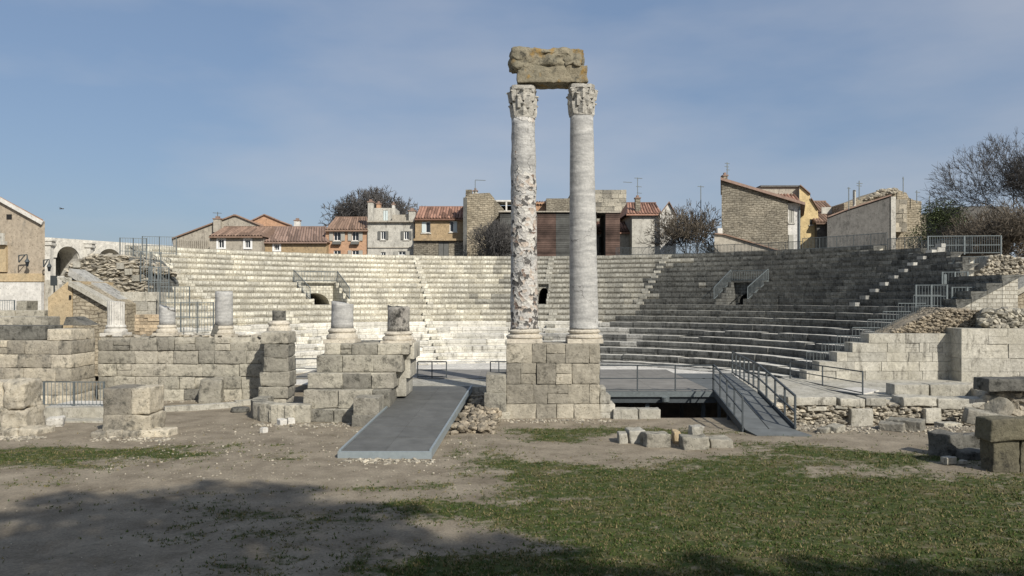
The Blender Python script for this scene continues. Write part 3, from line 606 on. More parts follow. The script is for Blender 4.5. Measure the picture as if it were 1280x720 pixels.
stump(209, 419, 380, 19, 26, 32.1, 'grey column stump with a rounded broken top next to the small brick block', MARBLE, BASEM, .3, .42, amp=.03)
stump(280, 421, 364, 21, 27, 32.1, 'tallest smooth column stump with a flat top on the ruined wall', MARBLE, BASEM, .02, .45)
stump(349, 420, 388, 16, 30, 30.9, 'short dark stump on a fluted flaring base on the pier', DARKST, BASEM, .02, .6, .0)
mb = MB(); ashlar(mb, gx(168, 33.5), gx(200, 33.5), 33.5, .9, 2.2, [.14]*8, (.18, .34), .008, cell=.3, bev=.01); tag(mb.build('brick_block', RUBW), 'small pinkish masonry block between two column stumps', 'masonry block')
mb = MB(); mb.block((gx(271, 31.9), 31.9, 2.68), (.35, .4, .5), .4, .05, .1, .12, tilt=(0, .4)); tag(mb.build('dark_stone', DARKST), 'small dark stone leaning on the base of the tallest stump', 'stone')
mb = MB(); mb.block((gx(265, 30.8), 30.8, .42), (.8, .7, 1.0), .15, .09, .11, .12, tilt=(0, .06)); tag(mb.build('upright_stone', ASH, smooth=True), 'upright eroded boulder standing against the foot of the ruined wall', 'boulder')
mb = MB(); mb.block((gx(250, 28.6), 28.9, .06), (2.6, .35, .24), .5, .01, .2, .02); mb.block((gx(283, 29.5)+.7, 30.2, .08), (1.2, .35, .2), .5, .01, .2, .02); tag(mb.build('stone_kerb', ASHL), 'pale stone kerb laid on the sand before the ruined wall', 'kerb')
mb = MB(); mb.lathe((gx(298, 28), 28.2, 0), [(.3, 0), (.32, .05), (.3, .14), (.28, .16)], 20, amp=.03); tag(mb.build('stone_disc', DARKST), 'flat round dark stone lying on the sand by the kerb', 'stone')
for i, (px, py, s_, lb) in enumerate(((330, 541, .2, 'small pale stone alone on the sand left of the pile'), (352, 532, .3, 'low pale stone at the left of the little pile by the podium'), (363, 530, .28, 'pale stone in the middle of the little pile by the podium'), (369, 528, .36, 'tall pale stone at the right of the little pile by the podium'))):
    X, Y = gpt(px, py); q = MB(); q.block((X, Y, s_*.32), (s_, s_*.8, s_*.85), R.uniform(0, 3), .03, .08, .06); tag(q.build('loose_stone', PAVE), lb, 'stone', 'loose stones at the podium foot')
# ---------------------------------------------------------------- left foreground
mb = MB(); X0 = gx(128, 23.3)
mb.block((X0+.42, 23.85, .98), (.82, 1.05, .8), 0, .035, .09, .05); mb.block((X0+1.08, 23.85, 1.0), (.52, 1.05, .78), 0, .05, .09, .1); mb.block((X0+.42, 23.85, .3), (.84, 1.08, .6), 0, .035, .09, .05); mb.block((X0+1.1, 23.85, .3), (.56, 1.06, .6), 0, .06, .09, .08)
for i in range(5): mb.block((X0-.02+.44*i, 23.35+.05*i, .02), (.48, .6, R.uniform(.2, .34)), R.uniform(-.1, .1), .05, .1, .1)
tag(mb.build('broken_pillar', ASHW, smooth=True), 'squat square pillar stub of brown blocks on a crumbling footing', 'pillar')
mb = MB(); X0 = gx(-30, 23.3)
mb.block((X0+.35, 23.9, 1.12), (.72, 1.0, .86), 0, .04, .1, .07); mb.block((X0+1.0, 23.9, 1.14), (.66, 1.0, .84), 0, .1, .09, .2); mb.block((X0+.35, 23.9, .4), (.75, 1.0, .6), 0, .05, .1, .07); mb.block((X0+1.02, 23.9, .42), (.7, 1.02, .62), .02, .12, .09, .2)
for i in range(4): mb.block((X0+.1+.5*i, 23.6, .06), (.54, .9, .34), R.uniform(-.1, .1), .08, .09, .15)
tag(mb.build('broken_pillar', ASHW, smooth=True), 'eroded rounded pillar stub cut by the left edge of the picture', 'pillar')
mb = MB(); mb.block((gx(62, 24.6), 24.9, .12), (.5, .4, .36), .3, .06, .1, .12); tag(mb.build('fallen_stone', PAVE), 'pale stone slumped at the right foot of the left edge pillar', 'stone')
lw = thing('ashlar_wall', 'high warm toned ashlar wall behind the two squat pillars', 'wall', (-16.5, 29, 0))
mb = MB(); mb2 = MB(); ashlar(mb, gx(-60, 29.3), gx(89, 29.3), 29.3, 1.7, -.1, [.55, .5, .5, .5, .5], (.6, 1.4), .025, cell=.16, bev=.04)
ashlar(mb, gx(58, 29.3), gx(88, 29.3), 29.33, 1.65, 2.45, [.42], (1.0, 1.4), .03, cell=.15, bev=.05); mb.build('masonry', ASHW, lw, True)
mb = MB(); ashlar(mb, gx(-60, 29.6), gx(56, 29.6), 29.6, 1.2, 2.46, [.52], (3, 4), .02, cell=.2); mb.build('dark_slab', DARKST, lw, True)
mb = MB(); mb.prism([(gx(75, 30), 2.98), (gx(104, 30), 2.98), (gx(84, 30), 3.3), (gx(79, 30), 3.3)], 30.2, 31.2); mb.build('top_fragment', DARKST, lw)
mb = MB(); mb.box(gx(50, 26.2), gx(132, 26.2), 26.2, 26.6, -.1, .42); mb.box(gx(50, 25.6), gx(132, 25.6), 25.5, 26.18, -.1, .1)
tag(mb.build('concrete_kerb', ASHL), 'low smooth concrete kerb between the two squat pillars', 'kerb')
def fence(name, label, A, B, h, mat, step=.12, r=.013, cat='railing', npost=3, group=None, grid=0, parent=None):
    A = Vector(A); B = Vector(B); o = parent or thing(name, label, cat, (A+B)/2, group); Ln = (B-A).length; up = Vector((0, 0, 1))
    q = MB(); n_ = max(2, int(Ln/step))
    for i in range(1, n_): p = A.lerp(B, i/n_); q.bar(p+up*.08, p+up*(h-.02), r, n=3)
    q.build('bars', mat, o); q = MB()
    for u in [0.08, h]+[h*(g_+1)/(grid+1) for g_ in range(grid)]: q.bar(A+up*u, B+up*u, r*1.2)
    q.build('rails', mat, o)
    for i in range(npost): p = A.lerp(B, i/(npost-1)); q = MB(); q.bar(p-up*.02, p+up*(h+.02), r*2); q.build('post', mat, o)
    return o
fence('metal_railing', 'grey bar railing between the two squat pillars at left', (gx(55, 27), 27, gz(509, 27)), (gx(130, 27), 27, gz(509, 27)), .85, STEEL)
mb = MB(); mb.box(gx(52, 27), gx(132, 27), 26.7, 28.8, -.1, gz(509.5, 27)); tag(mb.build('pavement', PAVE), kind='structure')
mb = MB(); pp = pxpoly([(-20, 382), (20, 384), (60, 386), (66, 404), (-20, 404)][::-1], 40)
for i, (a, b_, c_, Y) in enumerate(((-40, 60, 396, 36), (-40, 55, 388, 40), (20, 33, 376, 42))): ashlar(mb, gx(a, Y), gx(b_, Y), Y, 1., 0, [gz(c_, Y)/4]*4, (.8, 1.5), .03, cell=.4)
tag(mb.build('low_wall', ASH), 'stepped low grey walls with a short pier below the stained house', 'wall')
fence('metal_railing', 'thin railing on the low walls at the far left edge', (gx(-30, 41), 41, gz(395, 41)), (gx(18, 41), 41, gz(395, 41)), .8, STEEL)
# ---------------------------------------------------------------- vault ruin with sloped copings and the rubble mass (left)
vr = thing('vault_ruin', 'ochre ashlar ruin with a sloping coping left of the white fluted stump', 'ruin', (gx(98, 39), 40, 0))
mb = MB(); Y = 38.5; mb.prism(pxpoly([(60, 470), (60, 372), (86, 351), (90, 351), (91, 470)][::-1], Y)[::-1], Y, Y+4); 
mb.build('left_wall', OCHRE, vr)
mb = MB(); mb.prism(pxpoly([(91.2, 470), (136, 470), (136, 380), (91.2, 355)], Y), Y+.01, Y+4); mb.build('right_wall', STW, vr)
mb = MB(); mb.prism(pxpoly([(89, 357), (89, 351), (137, 377), (137, 384)][::1], Y), Y-.25, Y+.6)
mb.build('lower_coping', ASHL, vr)
mb = MB(); Y2 = 40.5; mb.prism(pxpoly([(87, 420), (151, 420), (151, 386), (90, 346)], Y2), Y2, Y2+.8); mb.build('inner_wall', WORN_D, vr)
mb = MB(); mb.prism(pxpoly([(88, 344), (151, 383), (151, 374), (90, 336)], Y2), Y2-.25, Y2+1.2); mb.build('upper_coping', WORN_G, vr)
mb = MB(); mb.box(gx(85.5, 38.4), gx(88, 38.4), 38.44, 38.6, gz(374, 38.4), gz(369, 38.4)); mb.build('putlog_hole', BLACK, vr)
rm = thing('rubble_ruin', 'collapsed mass of thin grey stones beside the left end of the seat tiers', 'ruin', (gx(135, 43), 44, 0))
mb = MB(); Yr = 43.5; prof = [(84, 480), (188, 480), (188, 400), (182, 372), (180, 350), (166, 330), (158, 321), (120, 319), (100, 326), (88, 338), (84, 352)]
mb.prism(pxpoly(prof, Yr), Yr, Yr+4.5); mb.build('core', DARKM, rm)
mb = MB()
rubble(mb, pxpoly([(82, 400), (186, 400), (184, 375), (182, 352), (166, 331), (158, 321), (120, 319), (100, 326), (86, 338)], Yr), lambda x, z: Yr-.1, 1, 1500, (.3, .62), .28)
for i in range(300): 
    px = R.uniform(88, 184); py = 320+max(0, (px-150))*.6 if px > 100 else 345-(px-85)*1.3; p = P(px, py+R.uniform(-1, 3), Yr); mb.rock((p.x, Yr+R.uniform(0, 4), p.z), (R.uniform(.3, .9), .5, R.uniform(.12, .25)))
mb.build('loose_stones', RUB, rm)
mb = MB()
for a, b_ in ((101, 331), (155, 333), (165, 340), (174, 348)): p = P(a, b_, Yr); mb.block((p.x, Yr-.2, p.z), (.38, .5, .32), 0, .01, .3, .02)
mb.build('pale_blocks', ASHL, rm)
mb = MB(); ashlar(mb, gx(150, 41.3), gx(196, 41.3), 41.3, 1.2, 0, [gz(365, 41.3)/9]*9, (.5, 1.), .012, cell=.4); tag(mb.build('masonry_wall', ASHL), 'pale coursed wall closing the left end of the seat tiers', 'wall')
for i, (a, b_, y0, h, Y) in enumerate(((150, 178, 330, 1.5, 46), (176, 196, 352, 1.6, 43), (186, 206, 372, 1.6, 42), (200, 232, 398, 1.6, 40.5), (226, 262, 416, 1.5, 39.5), (178, 216, 318, 1.1, 49))):
    fence('mesh_barrier', ('tall barrier on the rubble near the arcade', 'barrier stepping down the left end of the tiers, second from the top', 'barrier beside the left end of the tiers at mid height', 'barrier behind the rounded broken stump', 'barrier seen behind the tallest stump on the ruined wall', 'thin barrier at the top left corner of the seat tiers')[i], (gx(a, Y), Y, gz(y0, Y)), (gx(b_, Y), Y+.5, gz(y0, Y)), h, STEEL, .13, .012, 'barrier', 3, 'barriers at the left end of the tiers', 1)
# ---------------------------------------------------------------- ramp (left)
rp = thing('access_ramp', 'wide grey ramp with steel edges rising from the sand to the stage', 'ramp', (-3.2, 20, 0))
A0, A1 = gx(424, 20.1), gx(539, 20.1); B0, B1 = gx(511, 30.3), gx(590, 30.3); zA, zB = .17, .68
def rpt(u, v_, dz=0): return (A0+(B0-A0)*v_+(A1-A0+(B1-B0-A1+A0)*v_)*u, 20.1+10.2*v_, zA+(zB-zA)*v_+dz)
mb = MB()
for i in range(2):
    for j in range(7):
        u0, u1 = .025+.475*i+.002, .025+.475*(i+1)-.002; v0, v1 = .004+j/7*.996, (j+1)/7-.002
        q = [rpt(u0, v0), rpt(u1, v0), rpt(u1, v1), rpt(u0, v1)]; mb.add([(a, b_, c_-.04) for a, b_, c_ in q]+q, [(4,5,6,7),(0,1,5,4),(1,2,6,5),(2,3,7,6),(3,0,4,7),(3,2,1,0)])
mb.build('floor_panels', RAMPD, rp)
for u0, u1 in ((-.005, .02), (.98, 1.005)):
    mb = MB(); t_ = [rpt(u0, 0, .03), rpt(u1, 0, .03), rpt(u1, 1, .03), rpt(u0, 1, .03)]; bt_ = [(a, b_, max(-.02, c_-.23)) for a, b_, c_ in t_]; mb.add(bt_+t_, [(4,5,6,7),(0,1,5,4),(1,2,6,5),(2,3,7,6),(3,0,4,7),(3,2,1,0)]); mb.build('side_beam', RIM, rp)
mb = MB(); mb.box(A0-.02, A1+.02, 20.0, 20.085, -.03, .17); mb.build('front_plate', RIM, rp)
for u in (.08, .92):
    mb = MB()
    for v_ in (.45, .75): a, b_, c_ = rpt(u, v_); mb.bar((a, b_, -.1), (a, b_, c_-.05), .04)
    mb.build('prop', DSTEEL, rp)
mb = MB()
for i in range(900):
    v_ = R.uniform(.34, .95); a, b_, c_ = rpt(1.0, v_); s_ = R.uniform(.06, .24)*(1.5 if R.random() < .12 else 1); x = a+R.uniform(.1, 1.3); hgt_ = (.62*v_)*(1-.3*abs(x-a-.7)); mb.rock((x, b_, R.uniform(0, max(.06, hgt_))), (s_*1.3, s_, s_*.8))
tag(mb.build('rubble', RUBT), 'heap of loose tan stones between the ramp and the columns pedestal', 'rubble', kind='stuff')
mb = MB(); 
for (x, z_, w_, h) in ((gx(620, 26.6), 1.15, .66, .62), (gx(619, 26.6), .5, .74, .7), (gx(621, 26.6), .02, .9, .38)): mb.block((x, 27.2, z_), (w_, 1.1, h), 0, .02, .12, .05)
tag(mb.build('block_stack', ASH, smooth=True), 'stack of three grey blocks against the left side of the columns pedestal', 'stone block')
mb = MB(); ashlar(mb, gx(500, 30.4), gx(640, 30.4), 30.35, 2.9, -.1, [.36, .4], (.8, 1.6), .012, cell=.3); tag(mb.build('stone_threshold', ASHL), 'flat stone threshold at the head of the wide ramp', 'threshold')
# ---------------------------------------------------------------- stage platform
st = thing('stage_platform', 'grey decked stage platform on a steel frame behind the columns', 'platform', (2, 33, 0))
mb = MB()
for i in range(11):
    x = -9.2+i*1.115
    mb.box(x+.004, x+1.111, 33.3, 37.4, .63, .68)
mb.box(3.1, 5.15, 28.5, 33.29, .63, .68); mb.box(5.158, 7.2, 28.5, 33.29, .63, .68)
for i in range(5): mb.box(3.1+.82*i+.004, 3.1+.82*(i+1)-.004, 33.3, 37.4, .63, .68)
mb.build('deck', DECK, st)
mb = MB(); mb.box(3.05, 7.25, 28.42, 28.5, .5, .69); mb.build('edge_beam', STEEL, st)
mb = MB(); mb.box(3.05, 7.3, 28.52, 28.64, .28, .49)
for x in (3.6, 4.8, 6.0, 7.1): mb.box(x-.06, x+.06, 28.7, 37, .35, .6)
mb.box(3.05, 7.3, 31, 31.15, .1, .34); mb.build('under_frame', DSTEEL, st)
for x, y in ((4.85, 28.75), (6.9, 28.9), (4.85, 32.5), (6.9, 32.5), (-2, 33.5), (-6, 33.5)):
    mb = MB(); mb.bar((x, y, -1.3), (x, y, .6), .07); mb.build('post', DSTEEL, st)
mb = MB(); mb.bar((3.2, 30, -.9), (5.6, 30, .2), .02); mb.build('brace', DSTEEL, st)
mb = MB(); q = Vector((gx(832, 28.3), 28.3, .42)); mb.lathe((q.x, q.y, q.z-.12), [(.06, 0), (.13, .05), (.14, .2)], 12); mb.build('spotlight', STEEL, st)
mb = MB(); mb.box(-9.2, 7.2, 37.41, 37.45, -.05, .67); mb.build('rear_fascia', DECK, st)
def rail(A, B, zA, zB, h, nposts, parent, mat=DSTEEL, mid=True, r=.022, name='railing'):
    q = MB(); A = Vector((*A, zA)); B = Vector((*B, zB)); up = Vector((0, 0, 1))
    for i in range(nposts): p = A.lerp(B, i/(nposts-1)); q.bar(p, p+up*h, r)
    q.bar(A+up*h, B+up*h, r)
    if mid: q.bar(A+up*h*.5, B+up*h*.5, r*.8); 
    q.bar(A+up*.06, B+up*.06, r*.8)
    q.build(name, mat, parent)
rail((3.12, 28.55), (7.18, 28.55), .68, .68, .93, 4, st)
mb = MB()
rail((gx(522, 33.4), 33.4), (gx(558, 33.4), 33.4), .68, .68, .68, 3, st); rail((gx(613, 33.4), 33.4), (gx(634, 33.4), 33.4), .68, .68, .68, 3, st); rail((gx(369, 33.4), 33.4), (gx(400, 33.4), 33.4), .68, .68, .8, 2, st)
# masonry behind the pit
mb = MB(); ashlar(mb, 3.0, 8.6, 37.5, .5, -1.4, [.4, .4, .4, .4], (.4, .9), .02, cell=.3); tag(mb.build('pit_wall', ASH), 'rough stone wall at the back of the dark pit under the stage', 'wall')
for i, (x, w_, lb) in enumerate(((3.95, .85, 'square pale block nearest the pedestal at the pit edge'), (4.75, .75, 'square pale block at the pit edge, farther from the pedestal'))):
    mb = MB(); mb.block((x-.15, 27.0, .08), (w_-.02, .6, .42), 0, .02, .1, .04); tag(mb.build('edge_block', ASHL, smooth=True), lb, 'stone block', 'pale blocks along the pit edge')
# right ramp
rr2 = thing('access_ramp', 'narrow steel ramp with handrails sloping down beside the dark pit', 'ramp', (7.8, 26, 0))
LT, RT, LB, RB = (7.25, 28.5), (8.72, 28.5), (6.95, 23.9), (8.4, 23.9)
def quad(mb, pts, th=.05): mb.add([(a, b_, c_-th) for a, b_, c_ in pts]+list(pts), [(4,5,6,7),(0,1,5,4),(1,2,6,5),(2,3,7,6),(3,0,4,7),(3,2,1,0)])
RPM = plain('ramp_steel', (.115, .122, .12), .3, 1.8, .7, 0, .2, .1)
mb = MB()
for i in range(2):
    for j in range(4):
        def pt(u, v_): return (LB[0]+(LT[0]-LB[0])*v_+(1.46)*u, LB[1]+(LT[1]-LB[1])*v_, .1+.58*v_)
        u0, u1, v0, v1 = i/2+.01, i/2+.49, j/4+.003, (j+1)/4-.003; quad(mb, [pt(u0, v0), pt(u1, v0), pt(u1, v1), pt(u0, v1)])
quad(mb, [(7.21, 28.51, .68), (8.72, 28.51, .68), (9.7, 35.4, .68), (7.21, 35.4, .68)]); quad(mb, [(7.1, 23.2, .03), (8.7, 23.2, .03), (8.4, 23.88, .1), (6.95, 23.88, .1)], .04)
mb.build('floor_panels', RPM, rr2)
for a, b_ in (((LB[0]-.05, LB[1]), (LT[0]-.05, LT[1])), ((RB[0]+.05, RB[1]), (RT[0]+.05, RT[1]))):
    mb = MB(); mb.add([(a[0]-.03, a[1], -.02), (a[0]+.03, a[1], -.02), (b_[0]+.03, b_[1], .5), (b_[0]-.03, b_[1], .5), (a[0]-.03, a[1], .17), (a[0]+.03, a[1], .17), (b_[0]+.03, b_[1], .75), (b_[0]-.03, b_[1], .75)], [(0,3,2,1),(4,5,6,7),(0,1,5,4),(1,2,6,5),(2,3,7,6),(3,0,4,7)]); mb.build('side_beam', DSTEEL, rr2)
rail((LT[0]-.06, LT[1]), (LB[0]-.06, LB[1]), .68, .12, .95, 5, rr2); rail((RT[0]+.06, RT[1]), (RB[0]+.06, RB[1]), .68, .12, .97, 5, rr2, r=.028)
rail((9.75, 35.4), (RT[0]+.1, RT[1]+.1), .68, .68, .95, 7, rr2, r=.028)
mb = MB()
for x, y in ((7.3, 28.2), (8.7, 28.2), (7.15, 26.4), (8.6, 26.4), (9.6, 35)): mb.bar((x, y, -1), (x, y, .55), .05)
mb.build('prop', DSTEEL, rr2)
# second walkway to the orchestra at right
wk = thing('walkway', 'sloping pale walkway with a dark steel edge and handrail leading into the orchestra', 'walkway', (12.5, 33, 0))
wa = P(975, 477, 36.5); wb_ = P(1075, 495, 29.8); wc = P(1122, 498, 29.6); wa.z = .18; 
mb = MB(); quad(mb, [(wa.x-.2, wa.y, .2), (wb_.x, wb_.y, .42), (wb_.x+1.4, wb_.y+1.5, .42), (wa.x+1.6, wa.y+.8, .2)], .06); mb.build('deck', PAVE, wk)
mb = MB(); mb.bar((wa.x-.25, wa.y-.05, .14), (wb_.x, wb_.y-.05, .37), .07); mb.bar((wb_.x, wb_.y-.05, .37), (wc.x, wc.y, .33), .06); mb.build('edge_beam', DSTEEL, wk)
rail((wa.x+.6, wa.y+.4), (wb_.x+.1, wb_.y), .25, .42, .85, 3, wk)
# ---------------------------------------------------------------- right terrace foundations
tr = thing('foundation_wall', 'low ruined foundation of rubble and capping slabs right of the steel ramp', 'wall', (13.5, 28.3, 0))
mb = MB(); mb.box(8.9, 20.5, 28.75, 36.4, -.6, .36); mb.build('terrace_fill', ASHL, tr)
mb = MB(); mb.box(8.95, 19.5, 28.3, 28.8, -.7, .3); mb.build('wall_core', RUB, tr)
mb = MB(); rubble(mb, [(8.95, -.55), (18.2, -.55), (18.2, .25), (8.95, .25)], 28.2, 1, 1300, (.12, .32), .4); mb.build('rubble_face', RUB, tr)
mb = MB()
for p0, p1, t_, b_ in ((985, 1046, 497, 507), (1051, 1082, 499, 509), (1084, 1109, 498, 508), (1130, 1172, 497, 508), (1174, 1218, 499, 512), (1216, 1244, 499, 510), (1010, 1034, 509, 514), (1045, 1060, 508, 512)):
    Y = 28.0; x0, x1 = gx(p0, Y), gx(p1, Y); z0, z1 = gz(b_, Y), gz(t_, Y); mb.block(((x0+x1)/2, Y+.5, (z0+z1)/2), (x1-x0, .9, z1-z0), R.uniform(-.03, .03), .03, .12, .05)
mb.build('capping_slab', ASHL, tr, True)
mb = MB()
for p0, p1, t_, b_ in ((1063, 1091, 511, 535), (1156, 1176, 511, 529)):
    Y = 27.95; x0, x1 = gx(p0, Y), gx(p1, Y); z0, z1 = gz(b_, Y), gz(t_, Y); mb.block(((x0+x1)/2, Y+.15, (z0+z1)/2), (x1-x0, .4, z1-z0), 0, .03, .12, .05)
mb.build('upright_block', ASHL, tr, True)
for i, (p0, p1, t_, b_, Y, lb) in enumerate(((1119, 1162, 481, 497, 29.8, 'long pale block on the terrace, left one of the two'), (1164, 1217, 481, 497, 29.8, 'long pale block on the terrace, right one of the two'))):
    mb = MB(); x0, x1 = gx(p0, Y), gx(p1, Y); z1 = gz(t_, Y); mb.block(((x0+x1)/2, Y+.4, (.33+z1)/2), (x1-x0, .7, z1-.33), 0, .015, .16, .03); tag(mb.build('terrace_block', ASHL, smooth=True), lb, 'stone block', 'long blocks on the terrace')
mb = MB(); mb.block(P(1230, 522, 27)+Vector((.2, 0, -.1)), (1.5, .9, .5), -.4, .06, .12, .09, tilt=(0, .2)); mb.block(P(1248, 513, 28), (.8, .6, .8), .5, .06, .12, .09, tilt=(.2, .5)); tag(mb.build('fallen_slabs', ASH, smooth=True), 'tumbled slabs leaning at the right end of the foundation wall', 'stone')
mb = MB(); a = P(1243, 480, 27.5); mb.block((a.x+.9, 28, a.z-.05), (2.2, .9, .42), .05, .03, .12, .06); tag(mb.build('dark_beam_stone', DARKST, smooth=True), 'long dark block high on the mound at the right edge', 'stone block')
mb = MB(); rubble(mb, pxpoly([(1225, 535), (1310, 540), (1310, 490), (1245, 490), (1215, 512)], 28.3), 28.3, 1, 260, (.3, .7), .6); mb.block((gx(1290, 29), 29.6, .1), (3.6, 2.2, 1.2), 0, .1, .25, .2); tag(mb.build('rubble_mound', RUB), 'mound of earth and stones at the right edge below the dark block', 'rubble', kind='stuff')
mb = MB()
for px, py, s_ in ((1030, 541, .3), (1044, 540, .4), (1115, 538, .5), (1132, 536, .7), (1185, 520, .5)): X, Y = gpt(px, py); Y = min(Y, 26.5); mb.block((gx(px, Y), Y, gh(gx(px, Y), Y)+s_*.2), (s_*1.4, s_, s_*.5), R.uniform(0, 3), .04, .1, .08)
tag(mb.build('fallen_stones', ASH), 'scattered flat stones on the dirt before the foundation wall', 'rubble', kind='stuff')
# ---------------------------------------------------------------- right end walls of the cavea
ew = thing('end_wall', 'tall pale ashlar wall closing the right end of the seat tiers', 'wall', (18, 36, 0))
mb = MB(); Y = 35.9; z = .22; hs = [.52, .42, .42, .42, .42]; xl = [gx(q, Y) for q in (1008, 1024, 1046, 1066, 1086)]
for i, h in enumerate(hs): ashlar(mb, xl[i], gx(1202, Y), Y, .9, z, [h], (.62, .7) if i == 0 else (.9, 1.9), .008, cell=.3, bev=.02); z += h
mb.build('masonry', ASHL, ew)
mb = MB(); mb.prism(pxpoly([(1100, 424), (1205, 424), (1205, 386), (1176, 386), (1140, 402)], 36.4), 36.4, 38); mb.build('rubble_core', RUBT, ew)
mb = MB(); rubble(mb, pxpoly([(1102, 422), (1226, 423), (1226, 388), (1178, 388), (1142, 402)], 36.3), 36.36, 1, 1100, (.1, .25), .5)
for i in range(900):
    u = R.random(); px = 1098+(1178-1098)*u if R.random() < .6 else R.uniform(1178, 1208); yy = R.uniform(36.4, 38.1); zz = gz(426-40*u if px < 1178 else 387, 36.4); s_ = R.uniform(.12, .28); mb.rock((gx(px, 36.4), yy, zz), (s_*1.4, s_, s_*.6))
mb.build('rubble_face', RUBT, ew)
bw_ = thing('buttress_wall', 'massive pale wall with a dark diagonal crack at the right edge', 'wall', (23, 35, 0))
mb = MB(); Y = 35; ashlar(mb, gx(1202, Y), gx(1330, Y), Y, 1.9, .26, [.52, .6, .62, .68], (1.5, 2.6), .008, cell=.3, bev=.02); mb.build('masonry', ASHL, bw_)
mb = MB(); rubble(mb, pxpoly([(1224, 408), (1330, 410), (1330, 388), (1226, 387)], 35.8), 35.5, 1, 420, (.25, .5), .5); mb.box(gx(1224, 36), gx(1330, 36), 35.8, 37.5, 2.4, 3.35); mb.build('rubble_top', ASH, bw_)

mb = MB(); Y = 40; ashlar(mb, gx(1172, Y), gx(1244, Y), Y, 1.2, 2.4, [.2]*6, (.35, .6), .006, cell=.4); ashlar(mb, gx(1212, Y), gx(1244, Y), Y, 1.2, 3.6, [.2]*4, (.35, .6), .006, cell=.4)
tag(mb.build('brick_wall', CREAM if False else ASHL), 'pale small block wall behind the right railings under the rubble mound', 'wall')
sp = thing('sloped_parapet', 'yellowish wall with a sloping stone coping at the right edge', 'wall', (26, 40, 0))
mb = MB(); mb.prism(pxpoly([(1240, 420), (1320, 420), (1320, 338), (1242, 383)], 39.5), 39.5, 41); mb.build('masonry', STW, sp)
mb = MB(); mb.prism(pxpoly([(1236, 387), (1321, 341), (1321, 334), (1236, 380)], 39.4), 39.2, 41.1); mb.build('coping', ASHL, sp)
rb = thing('rubble_bank', 'light rubble bank rising above the right end of the seat tiers', 'ruin', (26, 43, 0))
mb = MB(); pl = [(1205, 388), (1330, 388), (1330, 335), (1268, 322), (1252, 318), (1240, 320), (1222, 345), (1208, 362)]
mb.prism(pxpoly(pl, 43), 43.1, 46); mb.build('core', RUB, rb); mb = MB(); rubble(mb, pxpoly(pl, 43), 43, 1, 2000, (.1, .28), .6); mb.build('loose_stones', RUB, rb)
mb = MB(); a = P(1275, 335, 45); mb.lathe((a.x+.4, 45.5, a.z-.4), [(1.0, 0), (.98, .4), (.85, .75), (.55, .95), (.1, 1.02)], 24); tag(mb.build('rounded_cover', PL_WHITE, smooth=True), 'smooth rounded grey dome shape above the rubble bank', 'cover')
# railings at the top right, following the rim, then stepping down the end of the tiers
rf = thing('rim_railing', 'long metal bar fence along the rim of the tiers in front of the gabled houses', 'fence', (18, 55, 7))
r = rk(-10)+1.45; px_ = 770
while px_ < 1200:
    t0, t1 = th_px(px_, r), th_px(px_+21, r); zz = zk(-10)+.02 if px_ < 1090 else (zk(-9) if px_ < 1150 else zk(-8)+.1); A = pol(r, t0, zz); B = pol(r, t1, zz); n_ = 12; q = MB()
    for i in range(n_+1): t = i/n_; p = Vector(A).lerp(Vector(B), t); hh = .85 if px_ > 1000 else .65; q.bar(p, p+Vector((0, 0, hh)), .016 if i else .03, n=3)
    for u in (.1, hh): q.bar(Vector(A)+Vector((0, 0, u)), Vector(B)+Vector((0, 0, u)), .018)
    q.build('fence_panel', STEEL if px_ > 1000 else DSTEEL, rf); px_ += 21.2
rl = [(1160, 1246, 318, .95, 47, 'wide barrier before the leafless thicket at the top right'), (1203, 1226, 344, .9, 44, 'barrier at the upper right end of the tiers beside the rubble bank'), (1192, 1206, 345, .75, 43.5, 'short barrier left of the one beside the rubble bank'),
      (1178, 1204, 373, 1.2, 41, 'tall barrier at the right end of the tiers by the thick post'), (1145, 1178, 384, .95, 38.6, 'barrier above the tan rubble face'), (1190, 1222, 384, .85, 38.4, 'barrier before the pale small block wall')]
for a, b_, y0, h, Y, lb in rl: fence('bar_barrier', lb, (gx(a, Y), Y, gz(y0, Y)), (gx(b_, Y), Y-.4, gz(y0, Y)), h*1.12, STEEL, .13, .018, 'barrier', 3, 'barriers at the right end of the tiers', 1)
gd = thing('tier_end_railing', 'stepped steel railing running down the right end of the lower tiers', 'railing', (16, 37.4, 0))
for k in range(1, 9):
    x = rk(k)+.3; q = MB(); zz = zk(k)
    for i in range(9): q.bar((x-.85+i*.16, 37.6, zz), (x-.85+i*.16, 37.6, zz+.95), .015, n=3)
    q.bar((x-.85, 37.6, zz+.95), (x+.45, 37.6, zz+.95), .017); q.build('railing_panel', STEEL, gd)
q = MB(); a = P(1181, 343, 41); b_ = P(1181, 376, 41); q.bar(a, b_, .07); a = P(1182, 362, 40.5); b_ = P(1210, 384, 38.5); q.bar(a, b_, .05); tag(q.build('steel_post', STEEL), 'thick steel post with a slanting stay among the right barriers', 'post')
